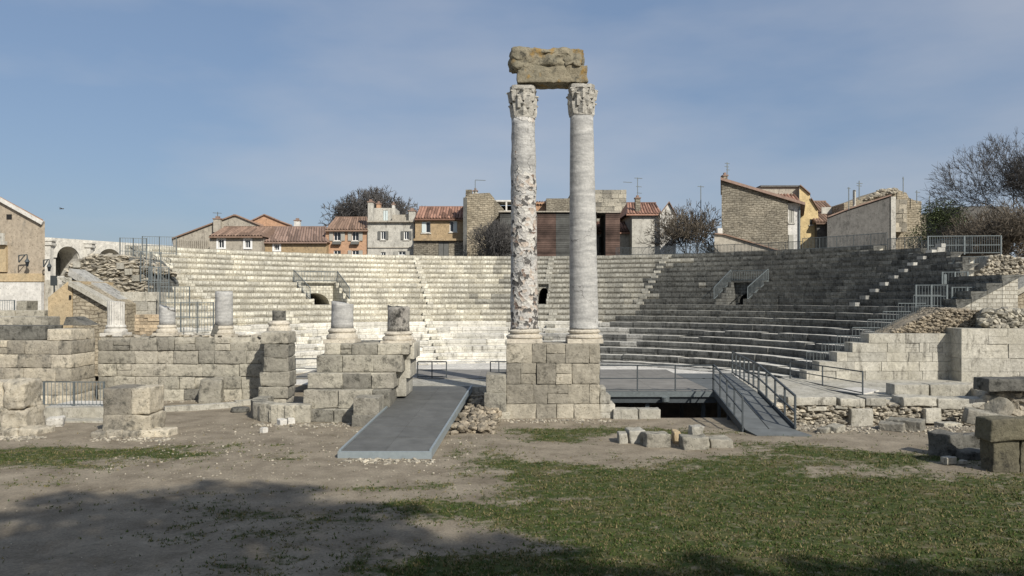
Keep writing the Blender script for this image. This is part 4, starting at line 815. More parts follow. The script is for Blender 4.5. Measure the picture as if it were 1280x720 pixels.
# railings over the doorways
for di, (th, hw) in enumerate(DOORS):
    if di == 1: continue
    o = thing('doorway_railing', ('slanting steel railings round the left doorway in the tiers', '', 'slanting steel railings round the right doorway in the tiers')[di], 'railing', pol(22, th, zk(-4)), 'railings round the tier doorways'); q = MB()
    for sg in (-1, 1):
        pts = [(rk(-4)+.55, zk(-4)), (rk(-1)+.1, zk(-1)-.1)]
        def pr(u): return Vector(pol(pts[0][0]+(pts[1][0]-pts[0][0])*u, th+sg*(hw+.005), pts[0][1]+(pts[1][1]-pts[0][1])*u))
        q = MB(); up = Vector((0, 0, .85))
        for i in range(18): q.bar(pr(i/17), pr(i/17)+up, .016 if i % 17 else .03, n=3)
        q.bar(pr(0)+up, pr(1)+up, .022); q.bar(pr(0)+up*.1, pr(1)+up*.1, .018); q.build('side_railing', STEEL, o)
    q = MB(); rr__ = rk(-4)+.5; zt = zk(-4)+.08
    A, B = Vector(pol(rr__, th-hw, zt)), Vector(pol(rr__, th+hw, zt)); up = Vector((0, 0, .7))
    for i in range(15): p = A.lerp(B, i/14); q.bar(p, p+up, .014, n=3)
    q.bar(A+up, B+up, .022); q.bar(A+up*.1, B+up*.1, .018); q.build('front_railing', STEEL, o)
# ---------------------------------------------------------------- foreground stones
ST = [(786, 806, 552, 538, 'small white stone at the left end of the row on the grass', ASHL), (806, 838, 559, 542, 'long flat grey slab in the row of stones on the grass', ASH), (773, 785, 550, 542, '', ASHL), (843, 852, 551, 540, '', OCHRE), (853, 887, 562, 545, '', ASH), (887, 916, 560, 549, '', ASH), (866, 880, 548, 533, '', ASHL)]
SL = ['white rounded stone, second from the left of the row on the grass', 'long flat grey slab in the row of stones on the grass', 'smallest pale stone at the left end of the row on the grass', 'orange stone wedged between the grey slab and the cubic stone', 'cubic grey stone carrying a small upright one', 'low dark flat stone at the right end of the row on the grass', 'small pale upright stone standing on the cubic one']
for (p0, p1, pb, ptp, _, mt), lb in zip(ST, SL):
    Y = EYE*F/(pb-HZ); z0 = 0
    if 'standing on' in lb: Y = 21.6; z0 = gz(548, 21.4)
    elif pb < 555: Y = 22.0
    x0, x1 = gx(p0, Y), gx(p1, Y); zt = gz(ptp, Y); q = MB(); q.block(((x0+x1)/2, Y+.25, (z0+zt)/2-.03+(gh(x0, Y) if not z0 else 0)), (x1-x0, .4 if z0 else .6, zt-z0+.04), R.uniform(-.1, .1), .05, .08, .08); tag(q.build('field_stone', mt, smooth=True), lb, 'stone', 'row of stones on the grass')
q = MB(); q.block((gx(1181, 20.4), 20.4, .27), (.5, .62, .64), .5, .04, .08, .06); tag(q.build('tilted_block', DARKST, smooth=True), 'dark cubic block at the left of the fallen stones by the right edge', 'stone block')
q = MB(); q.block((gx(1206, 21.2), 21.2, .2), (.8, .5, .42), .1, .07, .08, .08); q.block((gx(1218, 20.1), 20.1, .08), (1.0, .5, .24), .05, .06, .08, .08); tag(q.build('fallen_slab', DARKST, smooth=True), 'low dark slabs between the cubic block and the large squared block', 'stone')
q = MB(); XL = 11.1; q.block((XL+1.0, 18.75, .95), (2.15, .62, .5), 0, .05, .08, .08); q.block((XL+.35, 18.78, .33), (.62, .5, .76), 0, .04, .08, .05); q.block((XL+1.3, 18.78, .33), (1.2, .5, .76), 0, .04, .08, .05)
tag(q.build('large_block', stone('mossy_stone', (.17, .155, .105), (.12, .11, .08), (.045, .043, .034), .5, .35, 1., 6), smooth=True), 'large dark moulded block resting on squared stones at the right edge', 'stone block')
for px, py, s_, lb in ((1186, 579, .22, 'little pale stone at the foot of the dark cubic block'), (1203, 580, .12, 'tiny pale stone between the cubic and the large blocks')):
    X, Y = gpt(px, py); q = MB(); q.block((X, Y, s_*.3), (s_*1.4, s_, s_*.8), .3, .03, .06, .05); tag(q.build('small_stone', ASHL), lb, 'stone')
# ---------------------------------------------------------------- houses
def window(root, x0, z0, x1, z1, Y, sh=None, frame=FRAMEW, mull=True, shm=None, box=False, surround=None, top_arch=False):
    f = MB(); w_ = .06; yy = Y+.1
    f.box(x0, x0+w_, yy, yy+.06, z0, z1); f.box(x1-w_, x1, yy, yy+.06, z0, z1); f.box(x0+w_, x1-w_, yy, yy+.06, z0, z0+w_); f.box(x0+w_, x1-w_, yy, yy+.06, z1-w_, z1)
    if mull: f.box((x0+x1)/2-.025, (x0+x1)/2+.025, yy, yy+.06, z0+w_, z1-w_)
    o = f.build('window', frame, root); p = MB(); p.box(x0+.03, x1-.03, yy+.02, yy+.045, z0+.03, z1-.03); p.build('pane', GLASS, o)
    s_ = MB(); s_.box(x0-.08, x1+.08, Y-.08, Y+.09, z0-.1, z0-.002); s_.build('sill', FRAMEW if surround else PL_WHITE, o)
    if surround:
        s_ = MB(); s_.box(x0-.18, x0-.002, Y-.03, Y+.05, z0-.1, z1+.18); s_.box(x1+.002, x1+.18, Y-.03, Y+.05, z0-.1, z1+.18); s_.box(x0-.002, x1+.002, Y-.03, Y+.05, z1+.002, z1+.18); s_.build('surround', surround, o)
    W = (x1-x0)*.55
    if sh:
        for sd in sh:
            q = MB()
            if sd == 'l': q.box(x0-W-.02, x0-.02, Y-.09, Y-.04, z0, z1)
            elif sd == 'r': q.box(x1+.02, x1+W+.02, Y-.09, Y-.04, z0, z1)
            elif sd == 'L': q.box(x0+.02, (x0+x1)/2-.02, Y+.02, Y+.07, z0+.02, z1-.02)
            elif sd == 'R': q.box((x0+x1)/2+.02, x1-.02, Y+.02, Y+.07, z0+.02, z1-.02)
            q.build('shutter', shm or SHUT, root)
    if box: q = MB(); q.box(x0-.05, x1+.05, Y-.4, Y-.09, z0-.35, z0-.1); q.build('flower_box', SHUTD, root)
def body(root, p0, p1, pyt, Y, dep, mat, wins=(), base=0, name='wall'):
    q = MB(); x0, x1, z1 = gx(p0, Y), gx(p1, Y), gz(pyt, Y); holes = [(gx(w_[0], Y), gz(w_[3], Y), gx(w_[2], Y), gz(w_[1], Y)) for w_ in wins]
    q.wall(x0, x1, base, z1, Y, holes); y2 = Y+dep
    q.add([(x0,Y,base),(x1,Y,base),(x1,y2,base),(x0,y2,base),(x0,Y,z1),(x1,Y,z1),(x1,y2,z1),(x0,y2,z1)], [(1,2,6,5),(2,3,7,6),(3,0,4,7),(4,5,6,7)], [[(0, base), (dep, base), (dep, z1), (0, z1)]]*3+[[(0, 0), (1, 0), (1, 1), (0, 1)]])
    q.build(name, mat, root)
    for w_, h in zip(wins, holes): window(root, *h, Y, **(w_[4] if len(w_) > 4 else {}))
def tiles(q, x0, x1, ye, ze, yr, zr, x0r=None, x1r=None, pitch=.26):   # tile ribs from eave to ridge
    x0r = x0 if x0r is None else x0r; x1r = x1 if x1r is None else x1r; n_ = max(3, int((x1-x0)/pitch)); seg = 6
    for i in range(n_):
        u0, u1 = i/n_, (i+1)/n_; j0 = 0
        while j0 < seg:
            j1 = min(seg, j0+R.choice((1, 2, 2, 3))); vs = []
            for j in (j0, j1):
                v_ = j/seg; y = ye+(yr-ye)*v_; z = ze+(zr-ze)*v_; a, b_ = x0+(x0r-x0)*v_, x1+(x1r-x1)*v_
                for u, dz in ((u0, -.04), (u0+(u1-u0)*.22, .05), (u0+(u1-u0)*.5, .09), (u0+(u1-u0)*.78, .05), (u1, -.04)): vs.append((a+(b_-a)*u, y, z+dz+R.uniform(-.008, .008)))
            q.add(vs, [(t, t+1, t+6, t+5) for t in range(4)]); j0 = j1
def roof(root, p0, p1, pe, pr_, Y, dr, mat=TILE, p0r=None, p1r=None, back=True, hip=0):
    yr = Y+dr; x0, x1 = gx(p0, Y-.35), gx(p1, Y-.35); ze = gz(pe, Y-.35); zr = gz(pr_, yr)
    a, b_ = (gx(p0r, yr) if p0r else x0), (gx(p1r, yr) if p1r else x1)
    q = MB(); tiles(q, x0, x1, Y-.35, ze, yr, zr, a, b_)
    q.add([(x0, Y-.35, ze-.16), (x1, Y-.35, ze-.16), (x1, Y-.35, ze-.03), (x0, Y-.35, ze-.03), (b_, yr, zr-.05), (a, yr, zr-.05), (x1, yr+dr, ze), (x0, yr+dr, ze), (x1, Y+.3, ze-.16), (x0, Y+.3, ze-.16)], [(0, 1, 2, 3), (3, 2, 4, 5), (5, 4, 6, 7), (0, 9, 8, 1), (2, 6, 4), (3, 5, 7)])
    q.bar((a, yr, zr+.02), (b_, yr, zr+.02), .09, n=5)
    return q.build('roof', mat, root)
def gable(root, pts, Y, dep, mat, rmat=TILE, base=0, wins=(), name='wall', rt=.14, nm='roof', skew=True):    # pts = px outline of the top from left to right
    k_ = (Y+dep)/Y if skew else 1; q = MB(); P_ = [(gx(a, Y), gz(b_, Y)) for a, b_ in pts]; lo = min(z for x, z in P_); x0, x1 = P_[0][0], P_[-1][0]
    holes = [(gx(w_[0], Y), gz(w_[3], Y), gx(w_[2], Y), gz(w_[1], Y)) for w_ in wins]
    if holes: lo = min(lo, 1e9); top = max(h[3] for h in holes)+.05; assert top < lo+3
    cut = min(lo, P_[0][1], P_[-1][1])-.01
    q.wall(x0, x1, base, cut, Y, [h for h in holes if h[3] < cut])
    up = [(x0, cut)]+[(x1, cut)]+P_[::-1]; q.add([(x, Y, z) for x, z in up], [tuple(range(len(up)))], [up])
    q.add([(x*k_, Y+dep, z) for x, z in up], [tuple(range(len(up)-1, -1, -1))], [up[::-1]])
    for xx, zz in (P_[0], P_[-1]): q.add([(xx, Y, base), (xx*k_, Y+dep, base), (xx*k_, Y+dep, zz), (xx, Y, zz)], [(0, 1, 2, 3) if xx == x1 else (3, 2, 1, 0)], [[(0, base), (dep, base), (dep, zz), (0, zz)]])
    q.add([(x0*k_, Y+dep, base), (x1*k_, Y+dep, base), (x1*k_, Y+dep, cut), (x0*k_, Y+dep, cut)], [(3, 2, 1, 0)], [[(x0, base), (x1, base), (x1, cut), (x0, cut)]]); q.build(name, mat, root)
    if rmat:
        q = MB()
        for (xa, za), (xb, zb) in zip(P_[:-1], P_[1:]):
            if abs(xb-xa) < .2: continue
            q.add([(xa, Y-.2, za+.01), (xb, Y-.2, zb+.01), (xb, Y-.2, zb+rt), (xa, Y-.2, za+rt), (xa*k_, Y+dep, za+.01), (xb*k_, Y+dep, zb+.01), (xb*k_, Y+dep, zb+rt), (xa*k_, Y+dep, za+rt)], [(0,1,2,3),(3,2,6,7),(5,4,7,6),(1,5,6,2),(4,0,3,7),(4,5,1,0)])
            n_ = int(abs(xb-xa)/.5)+1; 
        q.build(nm, rmat, root)
    for w_, h in zip(wins, holes):
        if h[3] < cut: window(root, *h, Y, **(w_[4] if len(w_) > 4 else {}))
def chimney(root, px, pb, pt, wpx, Y, mat=PL_WHITE, cap=TILE, name='chimney'):
    q = MB(); x, w_ = gx(px, Y), wpx*Y/F/2; z0, z1 = gz(pb, Y), gz(pt, Y); q.box(x-w_, x+w_, Y, Y+.6, z0, z1); q.build(name, mat, root) if not cap else None
    if cap: o = q.build(name, mat, root); q = MB(); q.box(x-w_-.06, x+w_+.06, Y-.06, Y+.66, z1+.002, z1+.1); q.box(x-w_*.5, x+w_*.5, Y+.1, Y+.45, z1+.1, z1+.3); q.build('chimney_cap', cap, o)
def house(label, px, Y, cat='house'): return thing('house', label, cat, (gx(px, Y), Y, 0))
# H0 far left stained house
h = house('big stained beige house with sloping roof edge at the left edge', 0, 58)
gable(h, [(-70, 226), (-30, 232), (0, 247), (56, 277)], 58, 12, PL_BEIGE, TILED, rt=.12, wins=[])
q = MB(); q.box(gx(8.5, 58), gx(15, 58), 57.95, 57.99, gz(274, 58), gz(268, 58)); q.build('window', BLACK, h)
q = MB(); q.box(gx(-70, 58), gx(55.7, 58), 57.7, 57.99, gz(352, 58), gz(342, 58)); q.build('cornice', OCHRE, h)
q = MB(); q.box(gx(-70, 58), gx(55.5, 58), 57.6, 57.98, 0, gz(353, 58)); q.build('white_base', PL_BRIGHT, h)
q = MB(); q.box(gx(-30, 58), gx(10, 58), 57.75, 57.98, gz(340, 58), gz(307, 58)); q.build('bricked_bay', OCHRE, h)
q = MB(); q.box(gx(-5, 58), gx(12, 58), 57.4, 57.74, gz(306.5, 58), gz(302, 58)); q.box(gx(-5, 58), gx(9, 58), 57.55, 57.74, gz(302, 58), gz(292, 58)); q.build('corbelled_box', PL_WHITE, h)
q = MB(); q.bar((gx(0, 58), 57.9, gz(248.5, 58)), (gx(55, 58), 57.9, gz(279, 58)), .14); q.build('white_verge', PL_BRIGHT, h)
def lantern(label, px, py, Y, dx):
    o = thing('wall_lantern', label, 'street lamp', P(px, py, Y), 'wall lanterns'); q = MB(); p = P(px, py, Y); a = Vector((p.x-dx, Y, p.z+.5))
    q.bar(a, Vector((p.x, Y, p.z+.55)), .035); q.bar(a-Vector((0, 0, .5)), Vector((p.x-dx*.3, Y, p.z+.5)), .03); q.bar(a-Vector((0, 0, .5)), a, .03); q.build('bracket', DSTEEL, o)
    q = MB(); q.lathe((p.x, Y, p.z-.3), [(.08, 0), (.15, .32)], 6); q.build('lamp_glass', GLASS, o); q = MB(); q.lathe((p.x, Y, p.z+.03), [(.18, 0), (.14, .1), (.05, .25), (.03, .5)], 8); q.build('lamp_cap', DSTEEL, o)
lantern('bracket lantern on the stained beige house', 34, 328, 57.2, .6); lantern('bracket lantern between the beige house and the arcade', 61.5, 334, 57.2, .4)
# arena arcade
ar = thing('stone_arcade', 'pale stone arcade of a far amphitheatre with tall open arches', 'arcade', (gx(130, 105), 105, 0))
q = MB()
def arcade(q, pa, pb, Y0, Y1, ztp, arches, thick=4):
    # generic strips along the wall
    A = Vector((gx(pa, Y0), Y0, 0)); B = Vector((gx(pb, Y1), Y1, 0)); Ln = (B-A).length; d = (B-A)/Ln; nrm = Vector((-d.y, d.x, 0))*thick
    ss = sorted(set([0, Ln]+[c_-w_+2*w_*i/16 for c_, w_, zs, zb in arches for i in range(17)]))
    def top(s_):
        for c_, w_, zs, zb in arches:
            if abs(s_-c_) <= w_+1e-6: return zs+math.sqrt(max(0, w_*w_-(s_-c_)**2)), zb
        return None
    def V_(s_, z, off=0): p = A+d*s_; p = p+nrm*off; return (p.x, p.y, z)
    for a, b_ in zip(ss[:-1], ss[1:]):
        t = top((a+b_)/2)
        if t:
            ta, tb = top(a)[0], top(b_)[0]; zb = t[1]; q.add([V_(a, ta), V_(b_, tb), V_(b_, ztp), V_(a, ztp)], [(0, 1, 2, 3)]); q.add([V_(a, 0), V_(b_, 0), V_(b_, zb), V_(a, zb)], [(0, 1, 2, 3)])
            q.add([V_(a, ta), V_(b_, tb), V_(b_, tb, 1), V_(a, ta, 1)], [(0, 1, 2, 3)]); q.add([V_(a, zb), V_(b_, zb), V_(b_, zb, 1), V_(a, zb, 1)], [(0, 1, 2, 3)])
        else: q.add([V_(a, 0), V_(b_, 0), V_(b_, ztp), V_(a, ztp)], [(0, 1, 2, 3)])
    for c_, w_, zs, zb in arches:
        for s_ in (c_-w_, c_+w_): q.add([V_(s_, zb), V_(s_, zs), V_(s_, zs, 1), V_(s_, zb, 1)], [(0, 1, 2, 3)])
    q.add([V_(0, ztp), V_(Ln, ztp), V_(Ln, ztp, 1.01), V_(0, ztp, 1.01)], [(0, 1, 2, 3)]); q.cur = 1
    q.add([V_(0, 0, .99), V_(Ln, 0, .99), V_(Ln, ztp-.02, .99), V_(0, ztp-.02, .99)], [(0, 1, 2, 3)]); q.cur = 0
    return V_, Ln
Y0, Y1 = 100, 118; ZT = gz(296, 100)
Lw = (Vector((gx(48, Y0), Y0))-Vector((gx(225, Y1), Y1))).length
def s_px(px): # param along wall for px
    A = Vector((gx(48, Y0), Y0)); B = Vector((gx(225, Y1), Y1)); u = (px-640)/F; t = (u*A.y-A.x)/((B.x-A.x)-u*(B.y-A.y)); return t*Lw
AR = [(s_px(84), s_px(98)-s_px(84), gz(318, 102), gz(345, 102)), (s_px(136), s_px(151)-s_px(136), gz(321, 108), gz(345, 108)), (s_px(187), s_px(201)-s_px(187), gz(322, 112), gz(345, 112))]
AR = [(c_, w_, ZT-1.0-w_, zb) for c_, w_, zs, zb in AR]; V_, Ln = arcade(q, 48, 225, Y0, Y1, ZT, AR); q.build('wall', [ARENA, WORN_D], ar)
for px in (60, 110, 161, 212):
    s_ = s_px(px); q = MB(); 
    a = Vector(V_(s_, 0)); q.box(a.x-.5, a.x+.5, a.y-.35, a.y+.35, 0, ZT-1.0); q.box(a.x-.75, a.x+.75, a.y-.5, a.y+.4, ZT-1.0, ZT-.5); q.box(a.x-.9, a.x+.9, a.y-.6, a.y+.4, ZT-.5, ZT-.3); q.build('pilaster', ARENA, ar)
for c_, w_, zs, zb in AR:
    q = MB(); n_ = 20; vs = []
    for i in range(n_+1):
        t = math.pi*i/n_
        for rad, off in ((w_, -.06), (w_+.6, -.06), (w_+.6, 0.02)): vs.append(V_(c_-rad*math.cos(t), zs+rad*math.sin(t), off))
    q.add(vs, [f_ for i in range(n_) for f_ in ((3*i, 3*i+3, 3*i+4, 3*i+1), (3*i+1, 3*i+4, 3*i+5, 3*i+2))]); q.build('arch_moulding', ARENA, ar)
# street sign near the arcade
q = MB(); p = P(67, 352, 60); q.box(p.x-.25, p.x+.25, 60, 60.06, p.z-.3, p.z+.45); q.bar((p.x, 60.08, 0), (p.x, 60.08, p.z+.3), .04); q.cur = 1; q.box(p.x+.35, p.x+.8, 60, 60.05, p.z-.2, p.z+.4); tag(q.build('street_sign', [DSTEEL, PL_BRIGHT]), 'small dark street sign beside the stained beige house', 'sign')
q = MB(); q.box(gx(56, 64), gx(74, 64), 64, 66, 0, gz(350, 64)); q.box(gx(74, 63), gx(90, 63), 65, 67, 0, gz(347, 64)); tag(q.build('boundary_wall', PL_WHITE), 'low pale wall under the arcade arches', 'wall')
WN = dict(surround=FRAMEW)
# H1
h = house('grey gabled house with corrugated side, leftmost of the row behind the tiers', 280, 76)
gable(h, [(216, 299), (293, 270), (296, 270), (330, 284), (345, 291)], 78, 9, PL_GREY, TILED); chimney(h, 271, 290, 274, 9, 77.5, PL_GREY)
h = house('low beige house with a brown tile roof and two small white framed windows', 300, 74)
body(h, 262, 327, 296, 73, 8, PL_GREY, [(273, 299, 280, 310, WN), (306.5, 299.5, 313, 310, WN), (245+5, 400, 251+5, 401, {})][:2]); roof(h, 261, 328, 295, 284, 73, 4, TILED, 280, 341)
q = MB(); 
for i in range(16): x = gx(220+i*2.6, 75); q.box(x, x+.1, 75, 75.1, gz(315, 75), gz(300, 75))
q.box(gx(218, 75), gx(262, 75), 75.12, 77, 0, gz(300.5, 75)); q.build('slatted_side', PL_GREY, h)
h = house('faded orange gabled house rising behind the leftmost grey one', 300, 82)
gable(h, [(270, 285), (293, 269.5), (310, 276), (330, 283), (330, 284)], 82, 6, PL_PALEOR, TILE)
h = house('small orange gable with a chimney farther back in the row', 335, 88)
gable(h, [(312, 278), (331, 269), (350, 277), (366, 283)], 88, 6, PL_ORANGE, TILE); chimney(h, 371, 285, 276, 7, 87, PL_BRIGHT)
h = house('low house with a broad pink tile roof and vine covered front', 367, 76)
body(h, 326, 408, 302, 74, 8, PL_OCHRE, [(343, 305, 349, 313, WN)]); roof(h, 326, 409, 302, 284, 74, 5, TILE, 336, 408)
q = MB(); q.box(gx(371, 72.5), gx(377, 72.5), 72.4, 72.45, 7.2, 7.3); 
h = house('bright orange rendered house with grey shutters and arched windows', 433, 76)
body(h, 407, 459, 286, 75, 8, PL_ORANGE, [(417, 289.5, 426, 301, dict(sh='lr', box=True)), (440, 289.5, 448.5, 301, dict(sh='lr', box=True)), (440, 313, 448.5, 320, dict(sh='lr')), (417, 313, 426, 320, {})]); roof(h, 406, 460, 287, 272, 75, 4, TILED, 419, 459)
h = house('flat roofed off white house with roof terrace and brick chimneys', 489, 76)
body(h, 459.5, 518, 278, 74.8, 8, PL_WHITE, [(476, 289, 482, 299.5, dict(sh='lr', shm=SHUTD)), (505, 289, 511, 299.5, dict(sh='lr', shm=SHUTD)), (476, 315, 482, 320, dict(shm=SHUT)), (498, 314, 507, 319, dict(sh='lr', shm=SHUT))])
q = MB(); q.box(gx(459, 74.6), gx(518.3, 74.6), 74.5, 75.1, gz(278, 74.8), gz(276, 74.8)); q.build('cornice', PL_GREY, h); q = MB(); q.box(gx(460, 74.7), gx(518, 74.7), 74.7, 74.79, gz(310, 74.8), gz(309, 74.8)); q.build('string_course', PL_GREY, h)
body(h, 467, 494, 260, 77, 3, PL_WHITE, [(479, 263, 485, 276, dict(frame=SHUTW, sh='LR', shm=SHUTW))], base=gz(279, 77), name='roof_room'); q = MB(); q.box(gx(494, 78), gx(518, 78), 76, 79, gz(280, 78), gz(271, 78)); q.build('terrace_parapet', PL_GREY, h)
chimney(h, 463, 277, 253, 6.5, 75.3, PL_WHITE); chimney(h, 473, 262, 255, 5, 77.5, PL_ORANGE); chimney(h, 491.5, 262, 256, 3, 77.3, PL_BRIGHT); chimney(h, 515, 276, 264, 8, 75.5, PL_WHITE)
h = house('ochre house with a red tiled roof and pale blue shutters', 548, 76)
body(h, 517, 581, 301, 74, 8, STG, [(548, 302, 561, 322, dict(frame=SHUTD, sh='LR', shm=SHUTD))], name='stone_base')
body(h, 519, 580, 273, 74.3, 7.5, PL_OCHRE, [(527, 277, 538, 291, dict(sh='L', shm=SHUTW)), (562, 276, 571.5, 290, dict(sh='R', shm=SHUTW))], base=gz(300.5, 74.3)); roof(h, 518, 580.5, 273, 259, 74.3, 4, TILER, 524, 582)
q = MB(); q.box(gx(517, 73.8), gx(581, 73.8), 73.7, 73.98, gz(301, 74), gz(298.5, 74)); q.build('string_course', PL_OCHRE, h)
h = house('tall narrow tower house of tan rubble stone with an aerial on top', 600, 75)
gable(h, [(581, 246), (590, 242), (612, 241), (618, 248)], 73, 7, STW, None); gable(h, [(618.2, 249), (630, 262), (630, 262)], 74, 6, STG, None)
q = MB(); ashlar(q, gx(582, 73.2), gx(590, 73.2), 73.2, .8, gz(244, 73), [.25, .3], (.4, .6), .03, cell=.3); q.build('broken_top', STG, h); chimney(h, 594, 243, 239, 5, 74, PL_WHITE)
q = MB(); q.box(gx(579, 72.6), gx(583.5, 72.6), 72.6, 75, 0, gz(247, 72.6)); q.build('corner_pier', WORN_D, h)
h = house('open roof loggia with a white rim right of the rubble tower house', 627, 76)
body(h, 614, 652, 265, 75, 5, STG, [], name='wall'); q = MB(); z0, z1 = gz(264.5, 75), gz(250, 75)
q.box(gx(615, 75), gx(652, 75), 75, 78, z1-.15, z1); q.box(gx(615, 75), gx(617, 75), 75, 75.3, z0, z1-.16); q.box(gx(632, 75), gx(634, 75), 75, 75.3, z0, z1-.16); q.box(gx(615, 75), gx(652, 75), 74.9, 75.2, z0-.1, z0+.1); q.build('loggia_frame', PL_BRIGHT, h)
q = MB(); q.box(gx(615, 78), gx(652, 78), 77.9, 78, z0, z1-.2); q.build('dark_back', BLACK, h)
# timber clad building
h = thing('timber_clad_building', 'dark building clad in horizontal rust and grey boards behind the columns', 'building', (gx(700, 71), 71, 0))
for mm, a0, a1, pt in ((WOODG, 625, 650, 266), (WOODR, 650, 695, 267), (WOODG, 695, 745, 266), (WOODR, 757, 775, 265)):
    q = MB(); z = 3; Y = 71
    while z < gz(pt+1, Y): q.box(gx(a0, Y), gx(a1, Y)-.01, Y, Y+.12, z, z+.17); z += .19
    q.build('board_cladding', mm, h)
q = MB(); q.box(gx(626, 71), gx(746, 71), 71.2, 76, 0, gz(267, 71)); q.box(gx(757, 71), gx(774, 71), 71.2, 76, 0, gz(267, 71)); q.build('wall', WOODG, h)
q = MB(); q.box(gx(623, 71), gx(746, 71), 70.8, 76.2, gz(265.5, 71), gz(264, 71)); q.box(gx(746, 71), gx(776, 71), 70.9, 76.2, gz(266, 71), gz(264.5, 71)); q.build('roof_edge', PL_GREY, h)
h = thing('masonry_building', 'roofless grey block walls standing above the timber clad building', 'building', (gx(735, 80), 80, 0))
body(h, 683, 745, 248, 80, 5, STG, []); body(h, 712, 775, 244, 81, 5, STG, [], name='rear_wall')
q = MB(); ashlar(q, gx(741, 79.5), gx(783, 79.5), 79.5, 1.5, gz(290, 79.5), [.42]*10, (.6, 1.1), .015, cell=.5, bev=.03); q.build('block_wall', ASH, h)
q = MB(); q.box(gx(640, 82), gx(684, 82), 82, 86, 0, gz(253, 82)); q.build('side_wing', PL_PALEOR, h); q = MB(); tiles(q, gx(638, 82), gx(684, 82), 81.8, gz(256, 82), 84, gz(252, 84)); q.build('wing_roof', TILED, h)
h = house('grey rendered house with a red tiled roof and stone chimney', 815, 74)
body(h, 790, 827, 266, 73, 7, PL_WHITE, []); roof(h, 783, 828, 267, 254, 73, 4.5, TILER, 783, 820); chimney(h, 797.5, 266, 248, 6, 73.5, STG)
gable(h, [(825, 268), (836, 253.5), (845, 270)], 72.4, 8, PL_BRIGHT, TILED)
h = house('small red roofed outhouse between the boards and the grey rendered house', 770, 74)
body(h, 744, 791, 292, 74.6, 5, PL_WHITE, [(749, 296, 753, 316, dict(frame=SHUTD))]); roof(h, 743, 791, 290, 278, 74.6, 3, TILER)
# H10
h = house('large brown stone gable house with a white sunlit front', 950, 68)
gable(h, [(902, 226), (945, 238), (985, 250.5)], 64, 9, STG, None)
q = MB(); A = P(901, 225.5, 64); B = P(1006, 256.5, 63.8)
q.add([(A.x-.1, 63.7, A.z), (B.x, 63.7, B.z), (B.x, 63.7, B.z+.22), (A.x-.1, 63.7, A.z+.22), (A.x*1.14, 73, A.z), (B.x*1.14, 73, B.z), (B.x*1.14, 73, B.z+.22), (A.x*1.14, 73, A.z+.22)], [(0,1,2,3),(3,2,6,7),(5,4,7,6),(1,5,6,2),(4,0,3,7),(4,5,1,0)]); q.build('roof', TILE, h)
x0, x1 = gx(985.2, 64), gx(1002, 64); q = MB(); q.wall(x0, x1, 0, gz(253, 64), 64.3, [(gx(988, 64), gz(278, 64), gx(994, 64), gz(261, 64))]); q.box(x0, x1, 64.51, 72, 0, gz(254, 64)); q.build('front_wall', PL_BRIGHT, h)
window(h, gx(988, 64), gz(278, 64), gx(994, 64), gz(261, 64), 64.3, sh='LR', shm=SHUT); q = MB(); q.bar((gx(1000.5, 64), 64.2, 2), (gx(1000.5, 64), 64.2, gz(258, 64)), .05); q.build('drainpipe', STEEL, h); chimney(h, 907, 226, 220, 5, 64.5, STG)
q = MB(); q.box(gx(987, 64), gx(993, 64), 64.2, 64.28, gz(312, 64), gz(293, 64)); q.build('door', SHUT, h)
h = house('tall yellow rendered house behind the brown stone gable', 990, 74)
q = MB(); q.box(gx(950, 72), gx(999, 72), 72, 80, 0, gz(234, 72)); q.build('wall', PL_GREY, h)
gable(h, [(999.2, 232), (1012, 243), (1013, 248), (1022, 262), (1023, 272)], 71.5, 8, PL_YELLOW, TILED, rt=.1, wins=[(1012, 274, 1016, 281, dict(frame=SHUTD))]); 
q = MB(); q.box(gx(950, 72), gx(1000, 72), 71.8, 80, gz(234, 72)+.002, gz(232, 72)); q.build('parapet', PL_DARK, h)
q = MB(); tiles(q, gx(960, 71), gx(999, 71), 70.5, gz(252, 70.5), 72, gz(243, 72)); q.build('lean_to_roof', TILER, h)
lwll = thing('garden_wall', 'pale grey garden wall with sloping tile coping below the brown stone gable', 'wall', (gx(930, 61), 61, 0))
gable(lwll, [(893, 293), (905, 294), (980, 316)], 61, .6, PL_GREY, TILED, rt=.1, nm='coping')
q = MB(); q.box(gx(898, 61), gx(904, 61), 61.2, 61.6, gz(295, 61), gz(285, 61)); q.build('pillar', PL_BRIGHT, lwll)
h = house('brown tiled roof with a white skylight right of the yellow house', 1037, 72)
body(h, 1021, 1060, 278, 71, 6, PL_DARK, []); rf_ = roof(h, 1020, 1062, 278, 252, 71, 5, TILED); q = MB(); p = P(1036, 264, 73.2); q.box(p.x-.9, p.x+.9, 72.6, 72.7, p.z-.3, p.z+.3); q.build('skylight', PL_WHITE, rf_)
h = house('dark grey gable wall with a sloping tiled edge beside the ruined tower', 1080, 66)
gable(h, [(1034, 272), (1060, 262), (1113, 245)], 66, 6, PL_DARK, TILE, rt=.12); q = MB(); q.box(gx(1113, 66), gx(1119, 66), 65.9, 72, 0, gz(246, 66)); q.build('white_edge', PL_WHITE, h)
q = MB(); p = P(1070.5, 258, 65.9); q.bar((p.x, 66.3, p.z), (p.x, 66.3, gz(237, 66)), .12, n=8); q.build('flue', PL_WHITE, h)
h = thing('ruined_tower', 'crumbling tan stone tower stub among ivy near the bare trees', 'ruin', (gx(1130, 70), 70, 0))
q = MB(); Y = 70; q.prism(pxpoly([(1055, 330), (1150, 330), (1152, 252), (1142, 250), (1136, 247), (1133, 241), (1122, 237), (1100, 238), (1080, 246), (1055, 254)], Y), Y, Y+4); q.build('wall', STW, h)
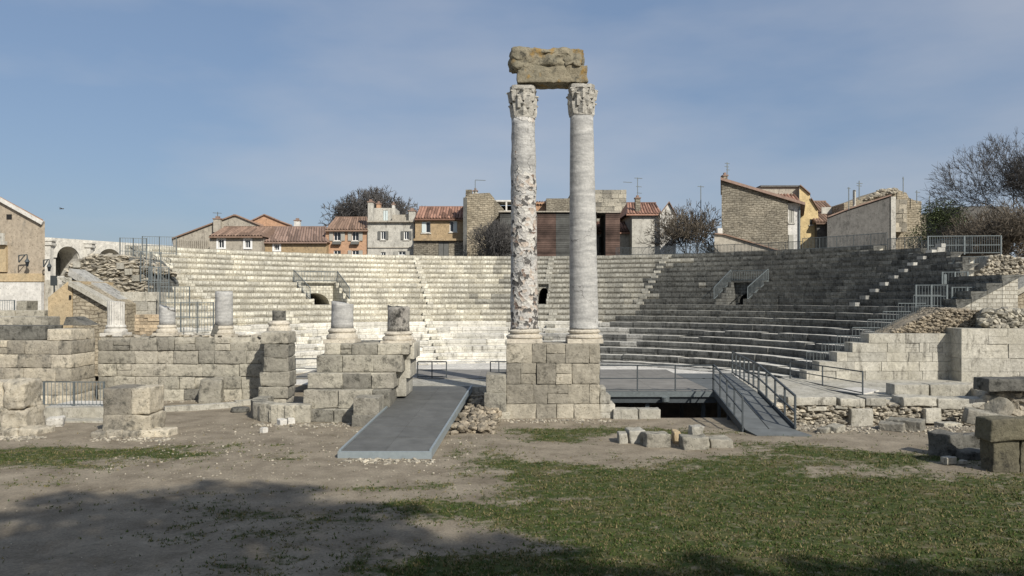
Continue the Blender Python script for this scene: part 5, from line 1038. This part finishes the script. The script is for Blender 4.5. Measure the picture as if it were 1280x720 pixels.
q = MB(); ashlar(q, gx(1118, 69), gx(1134, 69), 69, 2, gz(290, 69), [.4]*7, (.4, .8), .04, cell=.4); q.build('broken_corner', ASHW, h); q = MB(); rubble(q, pxpoly([(1080, 250), (1122, 240), (1122, 236), (1100, 237)], 69.9), 69.9, 1, 100, (.2, .5), .6); q.build('crumbled_top', RUB, h)
h = house('low grey building mostly hidden by the leafless thicket', 1210, 68)
body(h, 1140, 1158, 268, 70.5, 3, STG, []); body(h, 1200, 1262, 258, 72, 6, PL_DARK, [], name='rear_wall')
# antennas
def antenna(label, px, pb, pt, Y, arms, mat=STEEL):
    q = MB(); a = P(px, pb, Y); b_ = P(px, pt, Y); q.bar(a, b_, .03)
    for (dx0, dx1, py) in arms: q.bar(P(px+dx0, py, Y), P(px+dx1, py+.6, Y), .025)
    tag(q.build('roof_aerial', mat), label, 'antenna', 'roof aerials')
antenna('thin aerial on top of the rubble tower house', 594, 240, 225, 73.9, [(0, 13, 225)])
antenna('many armed aerial on the chimney of the grey rendered house', 797, 249, 222, 73.7, [(-4, 6, 222.5), (-18, -7, 227.5), (-2, 5, 233), (-1, 5, 241)])
antenna('wavy aerial above the peak of the brown stone gable', 909, 222, 203, 64.7, [(-3, 3, 204), (-3, 2, 208), (-1, 3, 212)])
antenna('aerial rising out of the bare tree left of the brown stone gable', 876, 262, 232, 66, [(-4, 4, 233)])
antenna('forked aerial beside the white flue', 1074, 250, 226, 65.8, [(-3, 4, 229), (-3, 3, 232)]); antenna('thin mast left of the white flue', 1061, 262, 234, 65.8, [(-2, 2, 235)])
antenna('plain mast on the ruined tower', 1129, 242, 221, 69.5, [(-1, 1, 223)]); antenna('small aerial right of the ruined tower', 1146, 254, 238, 69.5, [(-2, 4, 240)])
antenna('short mast over the ivy', 1162, 258, 245, 69.5, [(-.5, .5, 246)]); antenna('spindly aerial over the leftmost grey gabled house', 272, 274, 265, 78.5, [(-6, 5, 266)])
# bird
q = MB(); p = P(77, 261, 60); q.bar(p-Vector((.16, 0, 0)), p+Vector((.16, 0, .01)), .035, n=5); q.add([p+Vector((-.05, 0, .03)), p+Vector((.06, 0, .03)), p+Vector((.02, -.45, .1))], [(0, 1, 2)]); q.add([p+Vector((-.05, 0, .03)), p+Vector((.06, 0, .03)), p+Vector((.02, .45, .1))], [(0, 1, 2)])
tag(q.build('bird', BARK), 'small dark bird gliding in the blue sky at left', 'bird')
# ---------------------------------------------------------------- trees
def bare_tree(name, label, base, H, spread, levels, seed, nb=3, trunk=.3, r0=None, mat=TWIG, cat='tree', up=.25, shrink=.74, nst=4, group=None, minr=.012, ecc=None):
    rs = random.Random(seed); o = thing(name, label, cat, base, group); tr_, cr_ = MB(), MB(); r0 = r0 or H*.022
    def grow(p, d, ln, r, lv):
        q = cr_ if lv > 1 else tr_; segs = 2 if lv < levels-1 else 1
        for s_ in range(segs):
            d2 = (d+Vector((rs.uniform(-1, 1), rs.uniform(-1, 1), rs.uniform(-.6, .8)))*.16).normalized(); e = p+d2*ln/segs; q.bar(p, e, max(minr, r), max(minr*.7, r*.75), 5 if lv < 2 else 3); p = e; d = d2; r *= .8
            if lv >= 2 and lv < levels and segs == 2 and s_ == 0:
                ax = Vector((rs.uniform(-1, 1), rs.uniform(-1, 1), rs.uniform(-.2, .6))).normalized(); grow(p, (d+ax*.9).normalized(), ln*shrink*.8, r*.55, lv+1)
        if lv >= levels: return
        k_ = nst if lv == 0 else nb
        ph = rs.uniform(0, 6.28)
        for i in range(k_):
            t = ph+6.28*i/k_+rs.uniform(-.4, .4); sp = spread*rs.uniform(.55, 1.25); u = Vector((math.cos(t), math.sin(t), 0))
            side = d.cross(u); side = side.normalized() if side.length > .1 else u
            nd = (d*math.cos(sp)+side*math.sin(sp)); nd.z += up*(.3 if lv else .6); grow(p, nd.normalized(), ln*shrink*rs.uniform(.8, 1.15), r*.68, lv+1)
    grow(Vector(base), Vector((0, 0, 1)), H*trunk, r0, 0)
    tr_.build('trunk', BARK, o); cr_.build('crown', mat, o); return o
p = P(462, 300, 112); bare_tree('bare_tree', 'wide leafless dome shaped tree behind the orange and off white houses', (p.x, 112, 4.6), 15.6, .66, 7, 5, 3, .28, .5, TWIG, up=.2, shrink=.72, nst=8, minr=.035)
p = P(1262, 300, 56); bare_tree('bare_tree', 'big leafless tree with a broad twiggy crown at the right edge', (p.x+2.0, 56, 4.2), 10.9, .50, 7, 11, 3, .30, .30, TWIG, up=.14, shrink=.745, nst=5, minr=.011)
p = P(870, 300, 66); bare_tree('bare_tree', 'dark twiggy tree left of the brown stone gable', (p.x, 66, 4), 8, .6, 6, 21, 3, .28, .16, TWIGB, up=.2, shrink=.76, nst=5, minr=.02)
p = P(892, 300, 67); bare_tree('bare_tree', 'dense dark bush tree touching the brown stone gable', (p.x, 67, 4), 6.6, .7, 6, 22, 3, .25, .14, TWIGB, up=.2, shrink=.76, nst=5, minr=.024)
p = P(846, 318, 64); bare_tree('bare_tree', 'slender leafless tree before the white gable end', (p.x, 66.5, 5), 5, .6, 5, 23, 3, .34, .07, TWIG, up=.3, shrink=.72, nst=3, minr=.014)
p = P(615, 318, 70); bare_tree('bare_tree', 'leafless climbing tree before the tan rubble tower house', (p.x, 70.4, 4.8), 7, .7, 6, 24, 3, .25, .09, TWIG, up=.25, shrink=.76, nst=6, minr=.015)
p = P(640, 318, 70); bare_tree('bare_tree', 'small leafless shrub before the grey boards', (p.x-.8, 70.2, 5.6), 5, .7, 6, 25, 2, .25, .06, TWIG, up=.25, shrink=.76, nst=6, minr=.015)
p = P(805, 318, 70); bare_tree('bare_tree', 'leafless creeper against the grey rendered wall', (gx(822, 71), 71, 5), 4.2, .8, 5, 26, 2, .25, .05, TWIG, up=.2, shrink=.78, nst=6, minr=.013)
p = P(385, 318, 72.5); bare_tree('bare_vine', 'tangled leafless vine on the wall beside the orange house', (p.x, 72.8, 5.4), 3.2, 1.0, 6, 27, 3, .2, .05, TWIG, 'vine', up=.0, shrink=.8, nst=6, minr=.018)
SB = [(1168, 62, 5.5, 'ivy side brown shrub at the left end of the thicket'), (1190, 60, 6.5, 'brown leafless shrub, second from the left of the thicket'), (1212, 58, 7.0, 'tall brown leafless shrub under the big tree crown'), (1236, 55, 7.0, 'dense brown leafless shrub in the middle right of the thicket'), (1258, 52, 7.0, 'brown leafless shrub at the foot of the big tree'), (1280, 50, 7.2, 'brown leafless shrub at the right edge of the picture'), (1150, 64, 4.5, 'small brown shrub before the ruined tower'), (1090, 61, 4.0, 'scraggly shrub before the dark grey gable wall'), (1050, 61, 3.4, 'low scraggly shrub left of the dark grey gable wall')]
for i, (px, Y, H, lb) in enumerate(SB): bare_tree('bare_shrub', lb, (gx(px, Y), Y, 4.4), H*1.0, .75, 6, 40+i, 3, .2, .08, TWIGB, 'shrub', up=.22, shrink=.8, nst=6, group='leafless shrubs of the thicket', minr=.018)
def leafball(q, c, rad, n_, sz, rs):
    for i in range(n_):
        d = Vector((rs.gauss(0, 1), rs.gauss(0, 1), rs.gauss(0, 1))).normalized()*rs.random()**.4; p = Vector(c)+Vector((d.x*rad[0], d.y*rad[1], d.z*rad[2])); a = Vector((rs.uniform(-1, 1), rs.uniform(-1, 1), rs.uniform(-1, 1))).normalized()*sz*rs.uniform(.6, 1.3); b_ = a.cross(Vector((rs.uniform(-1, 1), rs.uniform(-1, 1), rs.uniform(-1, 1)))).normalized()*sz*rs.uniform(.3, .8)
        q.add([p-a, p+b_, p+a, p-b_], [(0, 1, 2, 3)])
o = thing('ivy', 'dark green ivy mound between the ruined tower and the thicket', 'ivy', (gx(1175, 64), 64, 4)); q = MB(); rs = random.Random(9)
for px, py, rd in ((1165, 268, 1.0), (1178, 264, 1.2), (1190, 266, 1.2), (1180, 280, 1.5), (1168, 288, 1.5), (1195, 282, 1.4), (1150, 300, 1.2), (1205, 300, 1.6)): p = P(px, py, 65); leafball(q, p, (rd*1.1, rd, rd), 1100, .07, rs)
q.build('leaves', IVY, o); q = MB()
for dx in (-1.2, -.3, .6, 1.5):
    a = Vector((gx(1175, 65)+dx, 65, 0)); q.bar(a, a+Vector((.2, 0, 9)), .08, .04, 5)
q.build('stem', BARK, o)
# tall pines right of the camera, outside the picture, that shade the foreground
Sh = Vector((S.x, S.y, 0)); tanE = S.z/Sh.length; Sh.normalize()
def shade_tree(lb, blobs, t, trunk):
    o = thing('umbrella_pine', lb, 'tree', (*trunk, 0)); q = MB(); rs = random.Random(len(lb))
    tk = MB(); top = None; extra = []
    for (X, Y, rd) in blobs:
        for q_ in range(6): a_ = rs.uniform(0, 6.28); extra.append((X+rd*1.05*math.cos(a_), Y+rd*1.05*math.sin(a_), rs.uniform(.3, .6)))
    blobs = blobs+extra
    for (X, Y, rd) in blobs:
        c = Vector((X, Y, 0))+Sh*t; c.z = t*tanE; leafball(q, c, (rd, rd*.8, rd*.55), int(1100*rd*rd/4)+30, .13, rs)
        mid = Vector((trunk[0], trunk[1], c.z*.6)); tk.bar(mid, c, .16, .06, 6); top = mid
    tk.bar((*trunk, -.1), (trunk[0], trunk[1], blobs and (t*tanE*.6)), .4, .25, 10); tk.build('trunk', BARK, o); q.build('crown', LEAF, o)
shade_tree('tall dark pine standing behind the viewpoint, left one', [(-8.0, 15.2, 1.3), (-6.4, 15.6, 1.6), (-4.6, 15.0, 1.6), (-7.0, 13.6, 1.8), (-4.9, 13.2, 2.2), (-2.9, 13.7, 1.5), (-6.9, 11.8, 1.8), (-3.9, 11.2, 2.2)], 22, (3.5, -9))
shade_tree('tall dark pine standing behind the viewpoint, right one', [(-1.2, 12.0, 1.5), (.6, 11.2, 1.4), (2.4, 10.7, 1.4), (4.2, 10.5, 1.5), (6, 10.4, 1.5), (-.6, 10.4, 2.2), (3, 9.4, 2.2), (6, 9.2, 2.2), (8, 10.6, 1.6)], 24, (14, -11))
sc.cycles.max_bounces = 6
